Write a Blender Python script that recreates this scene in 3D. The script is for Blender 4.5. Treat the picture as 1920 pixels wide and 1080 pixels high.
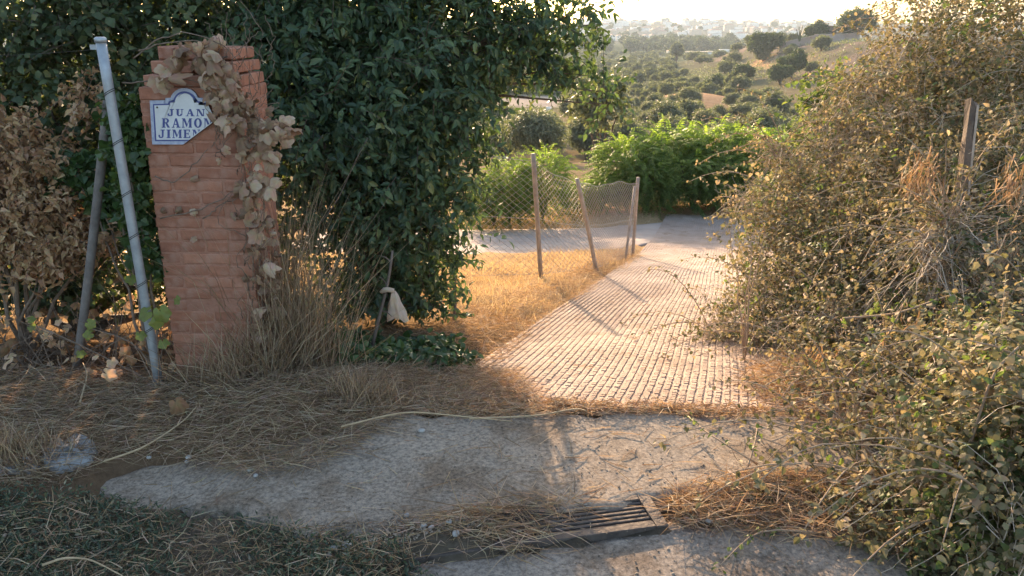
import bpy, math, random
import numpy as np
from mathutils import Vector
RNG = np.random.default_rng(11)
random.seed(11)
for o in list(bpy.data.objects): bpy.data.objects.remove(o)
SC = bpy.context.scene
COL = SC.collection

# ------------------------------------------------------------------ camera, sky, sun, exposure
PITCH = math.radians(18.5); FPX = 1450.0; CAMH = 1.68
cam = bpy.data.cameras.new('camera'); camo = bpy.data.objects.new('camera', cam); COL.objects.link(camo)
camo.location = (0, 0, CAMH); camo.rotation_euler = (math.pi/2 - PITCH, 0, 0)
cam.sensor_width = 36; cam.lens = FPX/1920*36; cam.clip_start = 0.05; cam.clip_end = 9000
SC.camera = camo
SUN_EL, SUN_AZ = math.radians(13.0), math.radians(-9.0)      # azimuth from +Y, negative = left
world = bpy.data.worlds.new('World'); SC.world = world; world.use_nodes = True
wn = world.node_tree.nodes; wl = world.node_tree.links
sky = wn.new('ShaderNodeTexSky'); sky.sky_type = 'NISHITA'; sky.sun_disc = False
sky.sun_elevation = SUN_EL; sky.sun_rotation = SUN_AZ
sky.air_density = 1.0; sky.dust_density = 3.2; sky.ozone_density = 1.0
wl.new(sky.outputs[0], wn['Background'].inputs[0]); wn['Background'].inputs[1].default_value = 0.138
sl = bpy.data.lights.new('sun', 'SUN'); sl.energy = 4.1; sl.angle = math.radians(0.55); sl.color = (1.0, 0.70, 0.44)
so = bpy.data.objects.new('sun', sl); COL.objects.link(so)
sd = Vector((math.sin(SUN_AZ)*math.cos(SUN_EL), math.cos(SUN_AZ)*math.cos(SUN_EL), math.sin(SUN_EL)))
so.rotation_euler = sd.to_track_quat('Z', 'Y').to_euler(); so.location = (-3, 20, 8)
SC.view_settings.view_transform = 'Standard'; SC.view_settings.look = 'None'
SC.view_settings.exposure = 2.05; SC.view_settings.gamma = 1.0
SC.cycles.use_denoising = True
SC.cycles.max_bounces = 6; SC.cycles.diffuse_bounces = 3; SC.cycles.transmission_bounces = 4
SC.cycles.volume_bounces = 0; SC.cycles.transparent_max_bounces = 8
SC.cycles.sample_clamp_indirect = 4.0

# ------------------------------------------------------------------ pixel <-> place helpers (photo pixels, 1920 x 1080)
cp, sp = math.cos(PITCH), math.sin(PITCH)
def ray(px, py):
    cx, cy = (px-960)/FPX, (540-py)/FPX
    return np.array([cx, cp + sp*cy, -sp + cp*cy])
CAM = np.array([0, 0, CAMH])
def P(px, py, Y):
    r = ray(px, py); return CAM + r*(Y/r[1])
def G(px, py, z=0.0):
    r = ray(px, py); return CAM + r*((z-CAMH)/r[2])

# ------------------------------------------------------------------ terrain shape
_py = np.array([-60, 3.2, 12.2, 14.5, 18, 60, 130, 215, 350, 500, 720, 950, 1150, 1350, 1600, 3200.])
_pz = np.array([0, 0, -1.8, -2.12, -2.35, -7.8, -11.3, -14, -16, -17, -17.5, -15, -8, 2, 12, 15.])
def prof(Y): return np.interp(Y, _py, _pz)
def sstep(a, b, x):
    t = np.clip((x-a)/(b-a), 0, 1); return t*t*(3-2*t)
AZ = math.radians(16.0); AX = np.array([math.sin(AZ), math.cos(AZ)]); PX = np.array([math.cos(AZ), -math.sin(AZ)])
R0 = np.array([-0.46, 3.28])                                       # near left corner of the ramp
RW = 3.0
def ramp_uv(X, Y):
    dx, dy = X-R0[0], Y-R0[1]
    return dx*PX[0]+dy*PX[1], dx*AX[0]+dy*AX[1]                      # across, along
def wob(X, Y, s, seed=0):
    return (np.sin(X*s+1.3+seed)*np.cos(Y*s*.9+.4*seed)+.5*np.sin(X*s*2.3+Y*s*1.7+seed)+.35*np.sin(Y*s*3.1-X*s*2.1+2*seed))/1.85
SLAB_PX = [(165,905),(185,880),(240,858),(330,846),(420,838),(640,800),(720,770),(1120,766),(1540,780),(1760,836),(1600,872),(1470,888),(1385,903),
           (1300,915),(1200,930),(1090,938),(1000,952),(940,957),(880,970),(800,974),(740,988),(660,990),(600,1000),(540,984),(470,968),(400,950),(300,940),(230,925)]
SLAB = np.array([G(x, y, .05)[:2] for x, y in SLAB_PX])
def inside(poly, X, Y):
    r = np.zeros(np.shape(X), bool); n = len(poly); j = n-1
    for i in range(n):
        xi, yi = poly[i]; xj, yj = poly[j]
        c = ((yi > Y) != (yj > Y)) & (X < (xj-xi)*(Y-yi)/(yj-yi+1e-12)+xi)
        r ^= c; j = i
    return r
GR_A, GR_B = G(770, 1028, 0)[:2], G(1232, 968, 0)[:2]              # drain centre line ends
GDIR = (GR_B-GR_A)/np.linalg.norm(GR_B-GR_A); GLEN = np.linalg.norm(GR_B-GR_A); GN = np.array([-GDIR[1], GDIR[0]])
def road_mask(X, Y):                                                # 1 on the road sheet
    return (X > -0.42 + .10*wob(X, Y, 5)) & (Y < 2.21 + .2*(X-.1))
LANE_ = [(-4, 11.9), (.2, 11.6), (1.6, 12.4), (3.0, 14.2), (6.6, 14.6), (7.2, 17.2), (4.0, 17.2), (1.5, 15.6), (-4, 15.0)]
def height(X, Y):
    X = np.asarray(X, float); Y = np.asarray(Y, float)
    z = prof(Y)
    u, v = ramp_uv(X, Y)
    onramp = sstep(-.25, .02, u)*(1-sstep(RW-.02, RW+.3, u))*sstep(-.3, 0, v)*(1-sstep(13.5, 15.5, v))
    near = 1-sstep(20, 60, Y)
    # rough verge off the ramp, a low bank under the brambles on the right and under the hedge on the left
    rough = .05 + .035*wob(X, Y, 3.1)+.02*wob(X, Y, 8.3, 2)
    bankL = .06*sstep(-.6, -1.2, X)*sstep(2.9, 3.6, Y)*(1-sstep(7, 9, Y))
    bankR = .45*sstep(RW, RW+1.2, u)*sstep(3.2, 5, Y)*(1-sstep(14, 22, Y))
    dz = (rough+bankL+bankR)*(1-onramp)*near - .03*onramp
    slab = inside(SLAB, X, Y)
    dz = np.where(slab, -.03, dz)
    verge = sstep(2.45, 3.0, Y)
    low = (1-verge)*(Y > -60)
    dz = np.where(slab, dz, dz*(.25+.75*verge)+.012*(1-verge))
    dz = np.where(road_mask(X, Y), -.012, dz)
    g = (X-GR_A[0])*GDIR[0]+(Y-GR_A[1])*GDIR[1]; gn = np.abs((X-GR_A[0])*GN[0]+(Y-GR_A[1])*GN[1])
    dz = np.where((g > .34*GLEN) & (g < GLEN+.02) & (gn < .06), -.07, dz)
    dz = dz + .055*np.exp(-((g-.10*GLEN)/.17)**2-(gn/.10)**2)*(1+.25*wob(X, Y, 23))
    dz = np.where(inside(np.array(LANE_), X, Y), -.04, dz)
    z = z+dz
    far = sstep(25, 70, Y)
    z = z + far*(.5*wob(X, Y, .07)+.25*wob(X, Y, .19, 3))
    # terraced bank climbing to the right
    t = sstep(48, 100, X - .10*(Y-215))*sstep(120, 200, Y)*(1-sstep(330, 470, Y))
    z = z + 12.5*t + .9*np.sin(t*9.4)*(t > 0)*(t < 1)
    # small knoll in the middle distance
    z = z + 2.2*np.exp(-((X-34)/9)**2-((Y-150)/16)**2)
    # ridge on the left skyline
    z = z + 42*np.exp(-((X+190)/170)**2-((Y-980)/220)**2)
    z = z + sstep(900, 1300, Y)*2.0*wob(X, Y, .011, 1)
    return z
def T(px, py, dmin=3.0, dmax=3000):
    r = ray(px, py); ys = np.geomspace(dmin, dmax, 3000)
    pts = CAM[None]+r[None]*(ys/r[1])[:, None]
    b = pts[:, 2]-height(pts[:, 0], pts[:, 1])
    k = np.argmax(b < 0) if (b < 0).any() else len(ys)-1
    p = pts[k].copy(); p[2] = height(p[0], p[1]); return p

# ------------------------------------------------------------------ materials
def nodes(name):
    m = bpy.data.materials.new(name); m.use_nodes = True
    nt = m.node_tree; return m, nt, nt.nodes['Principled BSDF'], nt.nodes['Material Output']
def ramp_node(nt, stops):
    r = nt.nodes.new('ShaderNodeValToRGB'); e = r.color_ramp.elements
    while len(e) < len(stops): e.new(.5)
    for i, (p, c) in enumerate(stops): e[i].position = p; e[i].color = (*c, 1)
    return r
def noise(nt, scale, detail=6, rough=.6, coord='Object'):
    tc = nt.nodes.new('ShaderNodeTexCoord'); n = nt.nodes.new('ShaderNodeTexNoise')
    n.inputs['Scale'].default_value = scale; n.inputs['Detail'].default_value = detail; n.inputs['Roughness'].default_value = rough
    nt.links.new(tc.outputs[coord], n.inputs['Vector']); return n
def mixc(nt, fac, a, b, mode='MIX'):
    m = nt.nodes.new('ShaderNodeMix'); m.data_type = 'RGBA'; m.blend_type = mode
    for s, v in ((0, fac), (6, a), (7, b)):
        if hasattr(v, 'links'): nt.links.new(v, m.inputs[s])
        elif s == 0: m.inputs[0].default_value = v
        else: m.inputs[s].default_value = (*v, 1)
    return m.outputs[2]
def leaf_mat(name, stops, trans=.3, rough=.5, spec=.35, tint=(1.15, 1.25, .6)):
    m, nt, b, out = nodes(name)
    a = nt.nodes.new('ShaderNodeAttribute'); a.attribute_name = 'rnd'
    r = ramp_node(nt, stops); nt.links.new(a.outputs['Fac'], r.inputs[0])
    n = noise(nt, 35, 3); c = mixc(nt, .35, r.outputs[0], n.outputs['Color'], 'OVERLAY')
    nt.links.new(c, b.inputs['Base Color']); b.inputs['Roughness'].default_value = rough
    b.inputs['Specular IOR Level'].default_value = spec
    t = nt.nodes.new('ShaderNodeBsdfTranslucent'); tc = mixc(nt, 1.0, r.outputs[0], tint, 'MULTIPLY')
    nt.links.new(tc, t.inputs[0])
    mx = nt.nodes.new('ShaderNodeMixShader'); mx.inputs[0].default_value = trans
    nt.links.new(b.outputs[0], mx.inputs[1]); nt.links.new(t.outputs[0], mx.inputs[2]); nt.links.new(mx.outputs[0], out.inputs[0])
    return m
def solid_mat(name, a, b_, scale=12, rough=.8, bump=.3, bscale=60, metal=0, spec=.3, speck=None):
    m, nt, b, out = nodes(name)
    n = noise(nt, scale, 7); r = ramp_node(nt, [(.3, a), (.7, b_)]); nt.links.new(n.outputs['Fac'], r.inputs[0])
    c = r.outputs[0]
    if speck:
        n2 = noise(nt, speck[0], 4, .7); r2 = ramp_node(nt, [(speck[2], (0, 0, 0)), (min(speck[2]+.1, 1), (1, 1, 1))])
        nt.links.new(n2.outputs['Fac'], r2.inputs[0]); c = mixc(nt, r2.outputs[0], c, speck[1])
    nt.links.new(c, b.inputs['Base Color'])
    b.inputs['Roughness'].default_value = rough; b.inputs['Metallic'].default_value = metal
    b.inputs['Specular IOR Level'].default_value = spec
    if bump:
        n3 = noise(nt, bscale, 8, .65); bp = nt.nodes.new('ShaderNodeBump'); bp.inputs['Strength'].default_value = bump
        bp.inputs['Distance'].default_value = .02
        nt.links.new(n3.outputs['Fac'], bp.inputs['Height']); nt.links.new(bp.outputs[0], b.inputs['Normal'])
    return m
M = {}
M['privet'] = leaf_mat('privet_leaf', [(0, (.035, .058, .036)), (.45, (.065, .105, .052)), (.8, (.11, .155, .07)), (1, (.26, .26, .11))], .30, .5, .4)
M['hedge'] = leaf_mat('hedge_leaf', [(0, (.036, .05, .028)), (.45, (.07, .10, .046)), (.8, (.125, .15, .07)), (1, (.28, .23, .12))], .30)
M['ivy'] = leaf_mat('ivy_leaf', [(0, (.035, .065, .022)), (.6, (.06, .10, .03)), (1, (.12, .17, .05))], .25, .4, .5)
M['yellowgreen'] = leaf_mat('yellow_green_leaf', [(0, (.10, .13, .03)), (1, (.22, .24, .06))], .35)
M['dry'] = leaf_mat('dry_leaf', [(0, (.24, .135, .07)), (.5, (.43, .265, .14)), (1, (.60, .42, .26))], .22, .7, .2, (1, .8, .6))
M['dry_pale'] = leaf_mat('dry_pale_leaf', [(0, (.14, .085, .055)), (.5, (.32, .20, .125)), (1, (.54, .39, .27))], .2, .7, .2, (1, .8, .6))
M['bramble'] = leaf_mat('bramble_leaf', [(0, (.085, .085, .045)), (.3, (.14, .14, .07)), (.55, (.22, .195, .11)), (.8, (.33, .27, .165)), (1, (.50, .40, .28))], .36, .7, .2, (1.0, .92, .68))
M['bramble_green'] = leaf_mat('bramble_green_leaf', [(0, (.06, .09, .035)), (.6, (.12, .16, .06)), (1, (.24, .26, .10))], .42, .6, .3)
M['ailanthus'] = leaf_mat('pinnate_leaf', [(0, (.045, .08, .028)), (.5, (.11, .17, .045)), (1, (.32, .38, .09))], .55, .5, .3, (1.3, 1.5, .5))
M['olive'] = leaf_mat('olive_leaf', [(0, (.075, .088, .055)), (.5, (.14, .15, .095)), (1, (.25, .25, .17))], .35, .55, .3)
M['far_leaf'] = leaf_mat('far_tree_leaf', [(0, (.04, .06, .036)), (.6, (.08, .105, .052)), (1, (.14, .16, .08))], .28)
M['straw'] = leaf_mat('straw', [(0, (.17, .115, .072)), (.5, (.34, .24, .15)), (1, (.54, .42, .29))], .25, .7, .2, (1, .8, .5))
M['gold_grass'] = leaf_mat('golden_grass', [(0, (.32, .235, .155)), (.5, (.45, .35, .245)), (1, (.60, .50, .375))], .4, .7, .2, (1, .85, .5))
M['weed'] = leaf_mat('weed', [(0, (.04, .055, .036)), (.6, (.08, .105, .062)), (.82, (.13, .145, .085)), (1, (.30, .25, .17))], .2)
M['bark'] = solid_mat('bark', (.06, .045, .035), (.16, .12, .09), 25, .9, .5)
M['twig'] = solid_mat('dead_twig', (.13, .09, .065), (.26, .19, .14), 25, .9, .3)
M['cane'] = solid_mat('bramble_cane', (.24, .16, .11), (.42, .31, .21), 10, .8, .2)
M['deadstem'] = solid_mat('dead_bramble_stem', (.36, .30, .24), (.60, .51, .41), 6, .85, 0)
def aggregate(name, a, b_):
    m, nt, b, out = nodes(name)
    n = noise(nt, 1.3, 10, .7); r = ramp_node(nt, [(.32, a), (.68, b_)]); nt.links.new(n.outputs['Fac'], r.inputs[0]); c = r.outputs[0]
    ns = noise(nt, 2.6, 7, .72); rs = ramp_node(nt, [(.46, (1.08, 1.08, 1.08)), (.60, (.50, .44, .39))]); nt.links.new(ns.outputs['Fac'], rs.inputs[0])      # soil stains
    c = mixc(nt, .8, c, rs.outputs[0], 'MULTIPLY')
    n2 = noise(nt, 60, 8, .8); r2 = ramp_node(nt, [(.38, (.40, .39, .38)), (.50, (.97, .97, .97)), (.62, (1.5, 1.47, 1.4))]); nt.links.new(n2.outputs['Fac'], r2.inputs[0])   # grit
    c = mixc(nt, .85, c, r2.outputs[0], 'MULTIPLY')
    tc = nt.nodes.new('ShaderNodeTexCoord'); vd = nt.nodes.new('ShaderNodeTexNoise'); vd.inputs['Scale'].default_value = 5; nt.links.new(tc.outputs['Object'], vd.inputs['Vector'])
    va = nt.nodes.new('ShaderNodeMix'); va.data_type = 'RGBA'; va.inputs[0].default_value = .12; nt.links.new(tc.outputs['Object'], va.inputs[6]); nt.links.new(vd.outputs['Color'], va.inputs[7])
    vo = nt.nodes.new('ShaderNodeTexVoronoi'); vo.feature = 'DISTANCE_TO_EDGE'; vo.inputs['Scale'].default_value = 1.1; nt.links.new(va.outputs[2], vo.inputs['Vector'])
    rc = ramp_node(nt, [(0, (.55, .53, .51)), (.007, (1, 1, 1))]); nt.links.new(vo.outputs['Distance'], rc.inputs[0])                                # hairline cracks
    nk = noise(nt, 1.7, 3); rk = ramp_node(nt, [(.48, (0, 0, 0)), (.60, (1, 1, 1))]); nt.links.new(nk.outputs['Fac'], rk.inputs[0])
    c = mixc(nt, rk.outputs[0], c, mixc(nt, .7, c, rc.outputs[0], 'MULTIPLY'))
    nt.links.new(c, b.inputs['Base Color']); b.inputs['Roughness'].default_value = .95; b.inputs['Specular IOR Level'].default_value = .15
    bp = nt.nodes.new('ShaderNodeBump'); bp.inputs['Strength'].default_value = .6; bp.inputs['Distance'].default_value = .005
    nt.links.new(n2.outputs['Fac'], bp.inputs['Height']); nt.links.new(bp.outputs[0], b.inputs['Normal']); return m
M['concrete'] = aggregate('apron_concrete', (.205, .170, .136), (.385, .32, .252))
M['road'] = aggregate('road_concrete', (.18, .153, .128), (.34, .29, .242))
M['ribbed'] = solid_mat('ribbed_concrete', (.27, .205, .168), (.41, .325, .272), 2.2, .9, .35, 70, spec=.1, speck=(5, (.27, .19, .14), .56))
M['lane'] = solid_mat('pale_lane', (.30, .24, .21), (.43, .36, .31), 1.3, .95, .5, 30, spec=.05)
M['brick'] = None
m, nt, b, out = nodes('red_brick'); M['brick'] = m
oi = nt.nodes.new('ShaderNodeObjectInfo'); r = ramp_node(nt, [(0, (.34, .14, .085)), (.5, (.41, .175, .105)), (1, (.47, .215, .135))])
nt.links.new(oi.outputs['Random'], r.inputs[0]); n = noise(nt, 22, 8, .7)
rr = ramp_node(nt, [(.35, (.55, .52, .50)), (.62, (1, 1, 1))]); nt.links.new(n.outputs['Fac'], rr.inputs[0])
c = mixc(nt, .55, r.outputs[0], rr.outputs[0], 'MULTIPLY')
n2 = noise(nt, 7, 5, .6); r2 = ramp_node(nt, [(.55, (0, 0, 0)), (.75, (1, 1, 1))]); nt.links.new(n2.outputs['Fac'], r2.inputs[0])
c = mixc(nt, mixc(nt, .6, (0, 0, 0), r2.outputs[0]), c, (.42, .30, .24)); nt.links.new(c, b.inputs['Base Color'])
b.inputs['Roughness'].default_value = .9; bp = nt.nodes.new('ShaderNodeBump'); bp.inputs['Strength'].default_value = .5; bp.inputs['Distance'].default_value = .006
n3 = noise(nt, 90, 6); nt.links.new(n3.outputs['Fac'], bp.inputs['Height']); nt.links.new(bp.outputs[0], b.inputs['Normal'])
M['mortar'] = solid_mat('mortar', (.34, .155, .10), (.45, .235, .165), 15, .95, .6)
M['tile_white'] = solid_mat('glazed_white', (.56, .56, .56), (.70, .70, .70), 14, .28, .05, 40, spec=.5, speck=(30, (.40, .39, .42), .64))
M['tile_border'] = solid_mat('glazed_pale_blue', (.27, .30, .42), (.50, .53, .62), 60, .3, .05, 40, spec=.5)
M['tile_blue'] = solid_mat('glazed_dark_blue', (.045, .06, .20), (.085, .105, .29), 40, .3, 0, spec=.5)
M['tile_edge'] = solid_mat('tile_body', (.22, .14, .12), (.32, .22, .19), 30, .9, .3)
M['galv'] = solid_mat('galvanised_steel', (.30, .32, .35), (.45, .47, .49), 18, .5, .15, 60, metal=.55, speck=(25, (.25, .20, .17), .68))
M['rusty'] = solid_mat('rusty_stake', (.13, .11, .10), (.25, .22, .20), 14, .8, .4, metal=.2)
M['wire'] = solid_mat('wire', (.30, .27, .24), (.45, .41, .37), 30, .6, 0, metal=.3)
M['darkwire'] = solid_mat('dark_wire', (.05, .045, .04), (.1, .09, .08), 30, .8, 0)
M['postwood'] = solid_mat('fence_post', (.24, .19, .15), (.38, .31, .25), 12, .85, .4)
M['oldwood'] = solid_mat('weathered_wood', (.09, .068, .055), (.22, .17, .135), 7, .9, .6)
M['iron'] = solid_mat('cast_iron', (.075, .06, .055), (.14, .115, .10), 20, .75, .4, metal=.3)
M['stone'] = solid_mat('pebble', (.26, .245, .23), (.50, .475, .44), 22, .85, .4)
M['cement'] = solid_mat('broken_cement', (.24, .235, .23), (.44, .43, .42), 14, .95, 1.0, 45, speck=(60, (.15, .145, .14), .58))
M['bag'] = leaf_mat('plastic_bag', [(0, (.62, .50, .40)), (1, (.78, .66, .54))], .45, .4, .5, (1, .9, .75))
M['plaster'] = solid_mat('white_plaster', (.55, .54, .52), (.72, .70, .68), .5, .9, 0)
M['plaster2'] = solid_mat('cream_plaster', (.34, .28, .23), (.46, .39, .33), .5, .9, 0)
M['rooftile'] = solid_mat('roof_tile', (.30, .17, .12), (.42, .26, .19), .8, .9, 0)
M['stonewall'] = solid_mat('mauve_wall', (.28, .22, .20), (.38, .31, .28), .6, .95, .3, 4)
M['window'] = solid_mat('window_dark', (.05, .05, .06), (.08, .08, .09), 1, .3, 0)
M['boardwhite'] = solid_mat('white_board', (.75, .75, .75), (.8, .8, .8), 1, .5, 0)
# ground: real soil / dry-grass / field colours carried per vertex, with fine variation in the nodes
m, nt, b, out = nodes('ground'); M['ground'] = m
a = nt.nodes.new('ShaderNodeAttribute'); a.attribute_name = 'soil'
n = noise(nt, 1.1, 10, .7); n2 = noise(nt, 26, 8, .75)
r1 = ramp_node(nt, [(.25, (.62, .60, .58)), (.75, (1.3, 1.28, 1.22))]); nt.links.new(n.outputs['Fac'], r1.inputs[0])
r2 = ramp_node(nt, [(.3, (.6, .58, .55)), (.7, (1.35, 1.32, 1.25))]); nt.links.new(n2.outputs['Fac'], r2.inputs[0])
c = mixc(nt, .8, a.outputs['Color'], r1.outputs[0], 'MULTIPLY'); c = mixc(nt, .8, c, r2.outputs[0], 'MULTIPLY')
nt.links.new(c, b.inputs['Base Color']); b.inputs['Roughness'].default_value = 1; b.inputs['Specular IOR Level'].default_value = 0
bp = nt.nodes.new('ShaderNodeBump'); bp.inputs['Strength'].default_value = .7; bp.inputs['Distance'].default_value = .03
nt.links.new(n2.outputs['Fac'], bp.inputs['Height']); nt.links.new(bp.outputs[0], b.inputs['Normal'])

# ------------------------------------------------------------------ mesh helpers
def make_mesh(name, V, F, mat, rnd=None, smooth=False):
    V = np.asarray(V, np.float32).reshape(-1, 3)
    F = [np.asarray(f, np.int32) for f in (F if isinstance(F, list) else [F]) if len(f)]
    me = bpy.data.meshes.new(name)
    me.vertices.add(len(V)); me.vertices.foreach_set('co', V.ravel())
    tot = np.concatenate([np.full(len(f), f.shape[1], np.int32) for f in F])
    idx = np.concatenate([f.ravel() for f in F])
    me.loops.add(len(idx)); me.loops.foreach_set('vertex_index', idx)
    me.polygons.add(len(tot)); me.polygons.foreach_set('loop_start', np.concatenate([[0], np.cumsum(tot)[:-1]]).astype(np.int32))
    me.polygons.foreach_set('loop_total', tot)
    me.update(calc_edges=True); me.validate()
    me.polygons.foreach_set('use_smooth', np.full(len(me.polygons), smooth))
    if rnd is not None:
        at = me.attributes.new('rnd', 'FLOAT', 'POINT'); at.data.foreach_set('value', np.asarray(rnd, np.float32))
    if mat: me.materials.append(mat)
    return me
def link(name, me, parent=None, loc=(0, 0, 0)):
    o = bpy.data.objects.new(name, me); COL.objects.link(o)
    o.location = [float(q) for q in loc]
    if parent: o.parent = parent
    return o
def thing(name, label, cat, loc=(0, 0, 0), group=None, rz=0):
    o = bpy.data.objects.new(name, None); COL.objects.link(o); o.location = [float(q) for q in loc]; o.rotation_euler[2] = rz
    o.empty_display_size = .05
    return tag(o, label, cat, group)
def tag(o, label, cat, group=None):
    o['label'] = label; o['category'] = cat
    if group: o['group'] = group
    return o
def kind(o, k, label=None):
    o['kind'] = k
    if label: o['label'] = label
    return o
def part(name, root, V, F, mat, rnd=None, smooth=False, parent=None):
    """mesh given in world coordinates, parented to root (an unrotated Empty)"""
    V = np.asarray(V, float).reshape(-1, 3)-np.array(root.location)
    return link(name, make_mesh(name, V, F, mat, rnd, smooth), parent or root)
class Geo:
    def __init__(s): s.V = []; s.F = {}; s.R = []; s.n = 0
    def add(s, V, F, R=None):
        V = np.asarray(V, float).reshape(-1, 3)
        for f in (F if isinstance(F, list) else [F]):
            f = np.asarray(f, int)
            if len(f): s.F.setdefault(f.shape[1], []).append(f+s.n)
        s.V.append(V); s.n += len(V); s.R.append(np.zeros(len(V)) if R is None else np.broadcast_to(R, (len(V),)))
        return s
    def out(s): return np.concatenate(s.V), [np.concatenate(f) for f in s.F.values()], np.concatenate(s.R)
def part_geo(name, root, g, mat, smooth=False, parent=None):
    V, F, R = g.out(); return part(name, root, V, F, mat, R, smooth, parent)
def nrm(v): return v/np.maximum(np.linalg.norm(v, axis=-1, keepdims=True), 1e-9)
def rnd3(n, rng=RNG): return nrm(rng.normal(size=(n, 3)))
def leaves(Pn, D, N, L, W, R, shape='oval', fold=.35, curl=.25):
    """many leaves: base point, axis, normal, length, half width, colour value"""
    n = len(Pn); D = nrm(D); S = nrm(np.cross(D, N)); N = np.cross(S, D)
    L = np.broadcast_to(L, (n,))[:, None]; W = np.broadcast_to(W, (n,))[:, None]
    def pt(t, s, lift): return Pn+D*L*t+S*W*s+N*(W*lift-L*curl*t*t)
    i = np.arange(n)
    if shape == 'oval':
        K = [pt(0, 0, 0), pt(.3, -1, fold), pt(.3, 0, 0), pt(.3, 1, fold), pt(.66, -.78, fold), pt(.66, 0, 0), pt(.66, .78, fold), pt(1, 0, 0)]
        tri = [(0, 2, 1), (0, 3, 2), (4, 5, 7), (5, 6, 7)]; quad = [(1, 2, 5, 4), (2, 3, 6, 5)]
    elif shape == 'bend':
        K = [pt(0, 0, 0), pt(.35, -1, fold), pt(.35, 1, -fold*.3), pt(.7, -.7, fold), pt(.7, .7, 0), pt(1, 0, 0)]
        tri = [(0, 2, 1), (3, 4, 5)]; quad = [(1, 2, 4, 3)]
    else:
        K = [pt(0, 0, 0), pt(.45, 1, fold), pt(1, 0, 0), pt(.45, -1, fold)]
        tri = [(0, 1, 2), (0, 2, 3)]; quad = []
    k = len(K); V = np.stack(K, 1).reshape(-1, 3)
    F = []
    if tri: F.append((i[:, None, None]*k+np.array(tri)[None]).reshape(-1, 3))
    if quad: F.append((i[:, None, None]*k+np.array(quad)[None]).reshape(-1, 4))
    return V, F, np.repeat(np.broadcast_to(R, (n,)), k)
def blades(Pn, D, L, W, R, bend=.3, up=None, rng=RNG):
    """grass or straw: strip of a quad and a tip, bending along a random side"""
    n = len(Pn); D = nrm(D); B = rnd3(n, rng); B[:, 2] *= .4; B = nrm(B); S = nrm(np.cross(D, rnd3(n, rng)))
    L = np.broadcast_to(L, (n,))[:, None]; W = np.broadcast_to(W, (n,))[:, None]; bend = np.broadcast_to(bend, (n,))[:, None]
    def c(t): return Pn+D*L*t+B*L*bend*t*t+np.array([0, 0, -1])*L*bend*.35*t*t
    K = [c(0)-S*W, c(0)+S*W, c(.5)-S*W*.8, c(.5)+S*W*.8, c(1)]
    V = np.stack(K, 1).reshape(-1, 3); i = np.arange(n)[:, None]*5
    return V, [i+np.array([[0, 1, 3, 2]]), i+np.array([[2, 3, 4]])], np.repeat(np.broadcast_to(R, (n,)), 5)
def tubes(Q, Rad, k=5):
    """Q (m, n, 3) polylines, Rad (m, n) radii"""
    Q = np.asarray(Q, float); Rad = np.broadcast_to(Rad, Q.shape[:2]); m, n, _ = Q.shape
    Tn = nrm(np.gradient(Q, axis=1)); ref = np.where(np.abs(Tn[..., 2:3]) > .9, np.array([1., 0, 0]), np.array([0, 0, 1.]))
    A = nrm(np.cross(Tn, ref)); Bn = np.cross(Tn, A)
    an = np.arange(k)*2*math.pi/k
    V = Q[:, :, None]+Rad[:, :, None, None]*(A[:, :, None]*np.cos(an)[None, None, :, None]+Bn[:, :, None]*np.sin(an)[None, None, :, None])
    idx = np.arange(m*n*k).reshape(m, n, k); a = idx[:, :-1]; b2 = idx[:, 1:]
    F = np.stack([a, np.roll(a, -1, 2), np.roll(b2, -1, 2), b2], -1).reshape(-1, 4)
    caps = np.concatenate([idx[:, 0][:, ::-1], idx[:, -1]])
    return V.reshape(-1, 3), [F, caps] if k != 4 else [np.concatenate([F, caps])]
def poly(pts, n):
    """smooth polyline through pts resampled to n points"""
    pts = np.asarray(pts, float); t = np.linspace(0, 1, len(pts)); s = np.linspace(0, 1, n)
    q = np.stack([np.interp(s, t, pts[:, i]) for i in range(3)], 1)
    for _ in range(2): q[1:-1] = (q[:-2]+2*q[1:-1]+q[2:])/4
    return q
def box(c, s, rz=0):
    v = np.array([(x, y, z) for z in (-.5, .5) for x, y in ((-.5, -.5), (.5, -.5), (.5, .5), (-.5, .5))])*np.asarray(s)
    ca, sa = math.cos(rz), math.sin(rz); v = np.stack([v[:, 0]*ca-v[:, 1]*sa, v[:, 0]*sa+v[:, 1]*ca, v[:, 2]], 1)
    return v+np.asarray(c), np.array([(3, 2, 1, 0), (4, 5, 6, 7), (0, 1, 5, 4), (1, 2, 6, 5), (2, 3, 7, 6), (3, 0, 4, 7)])
def copy_tree(src, loc, rz=0, s=1.0, label=None, group=None, kids=None):
    r = src.copy(); COL.objects.link(r); r.location = [float(q) for q in loc]; r.rotation_euler = (0, 0, rz); r.scale = (s, s, s)
    if label: r['label'] = label
    if group: r['group'] = group
    for ch in kids:
        c2 = ch.copy(); COL.objects.link(c2); c2.parent = r
    return r
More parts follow.
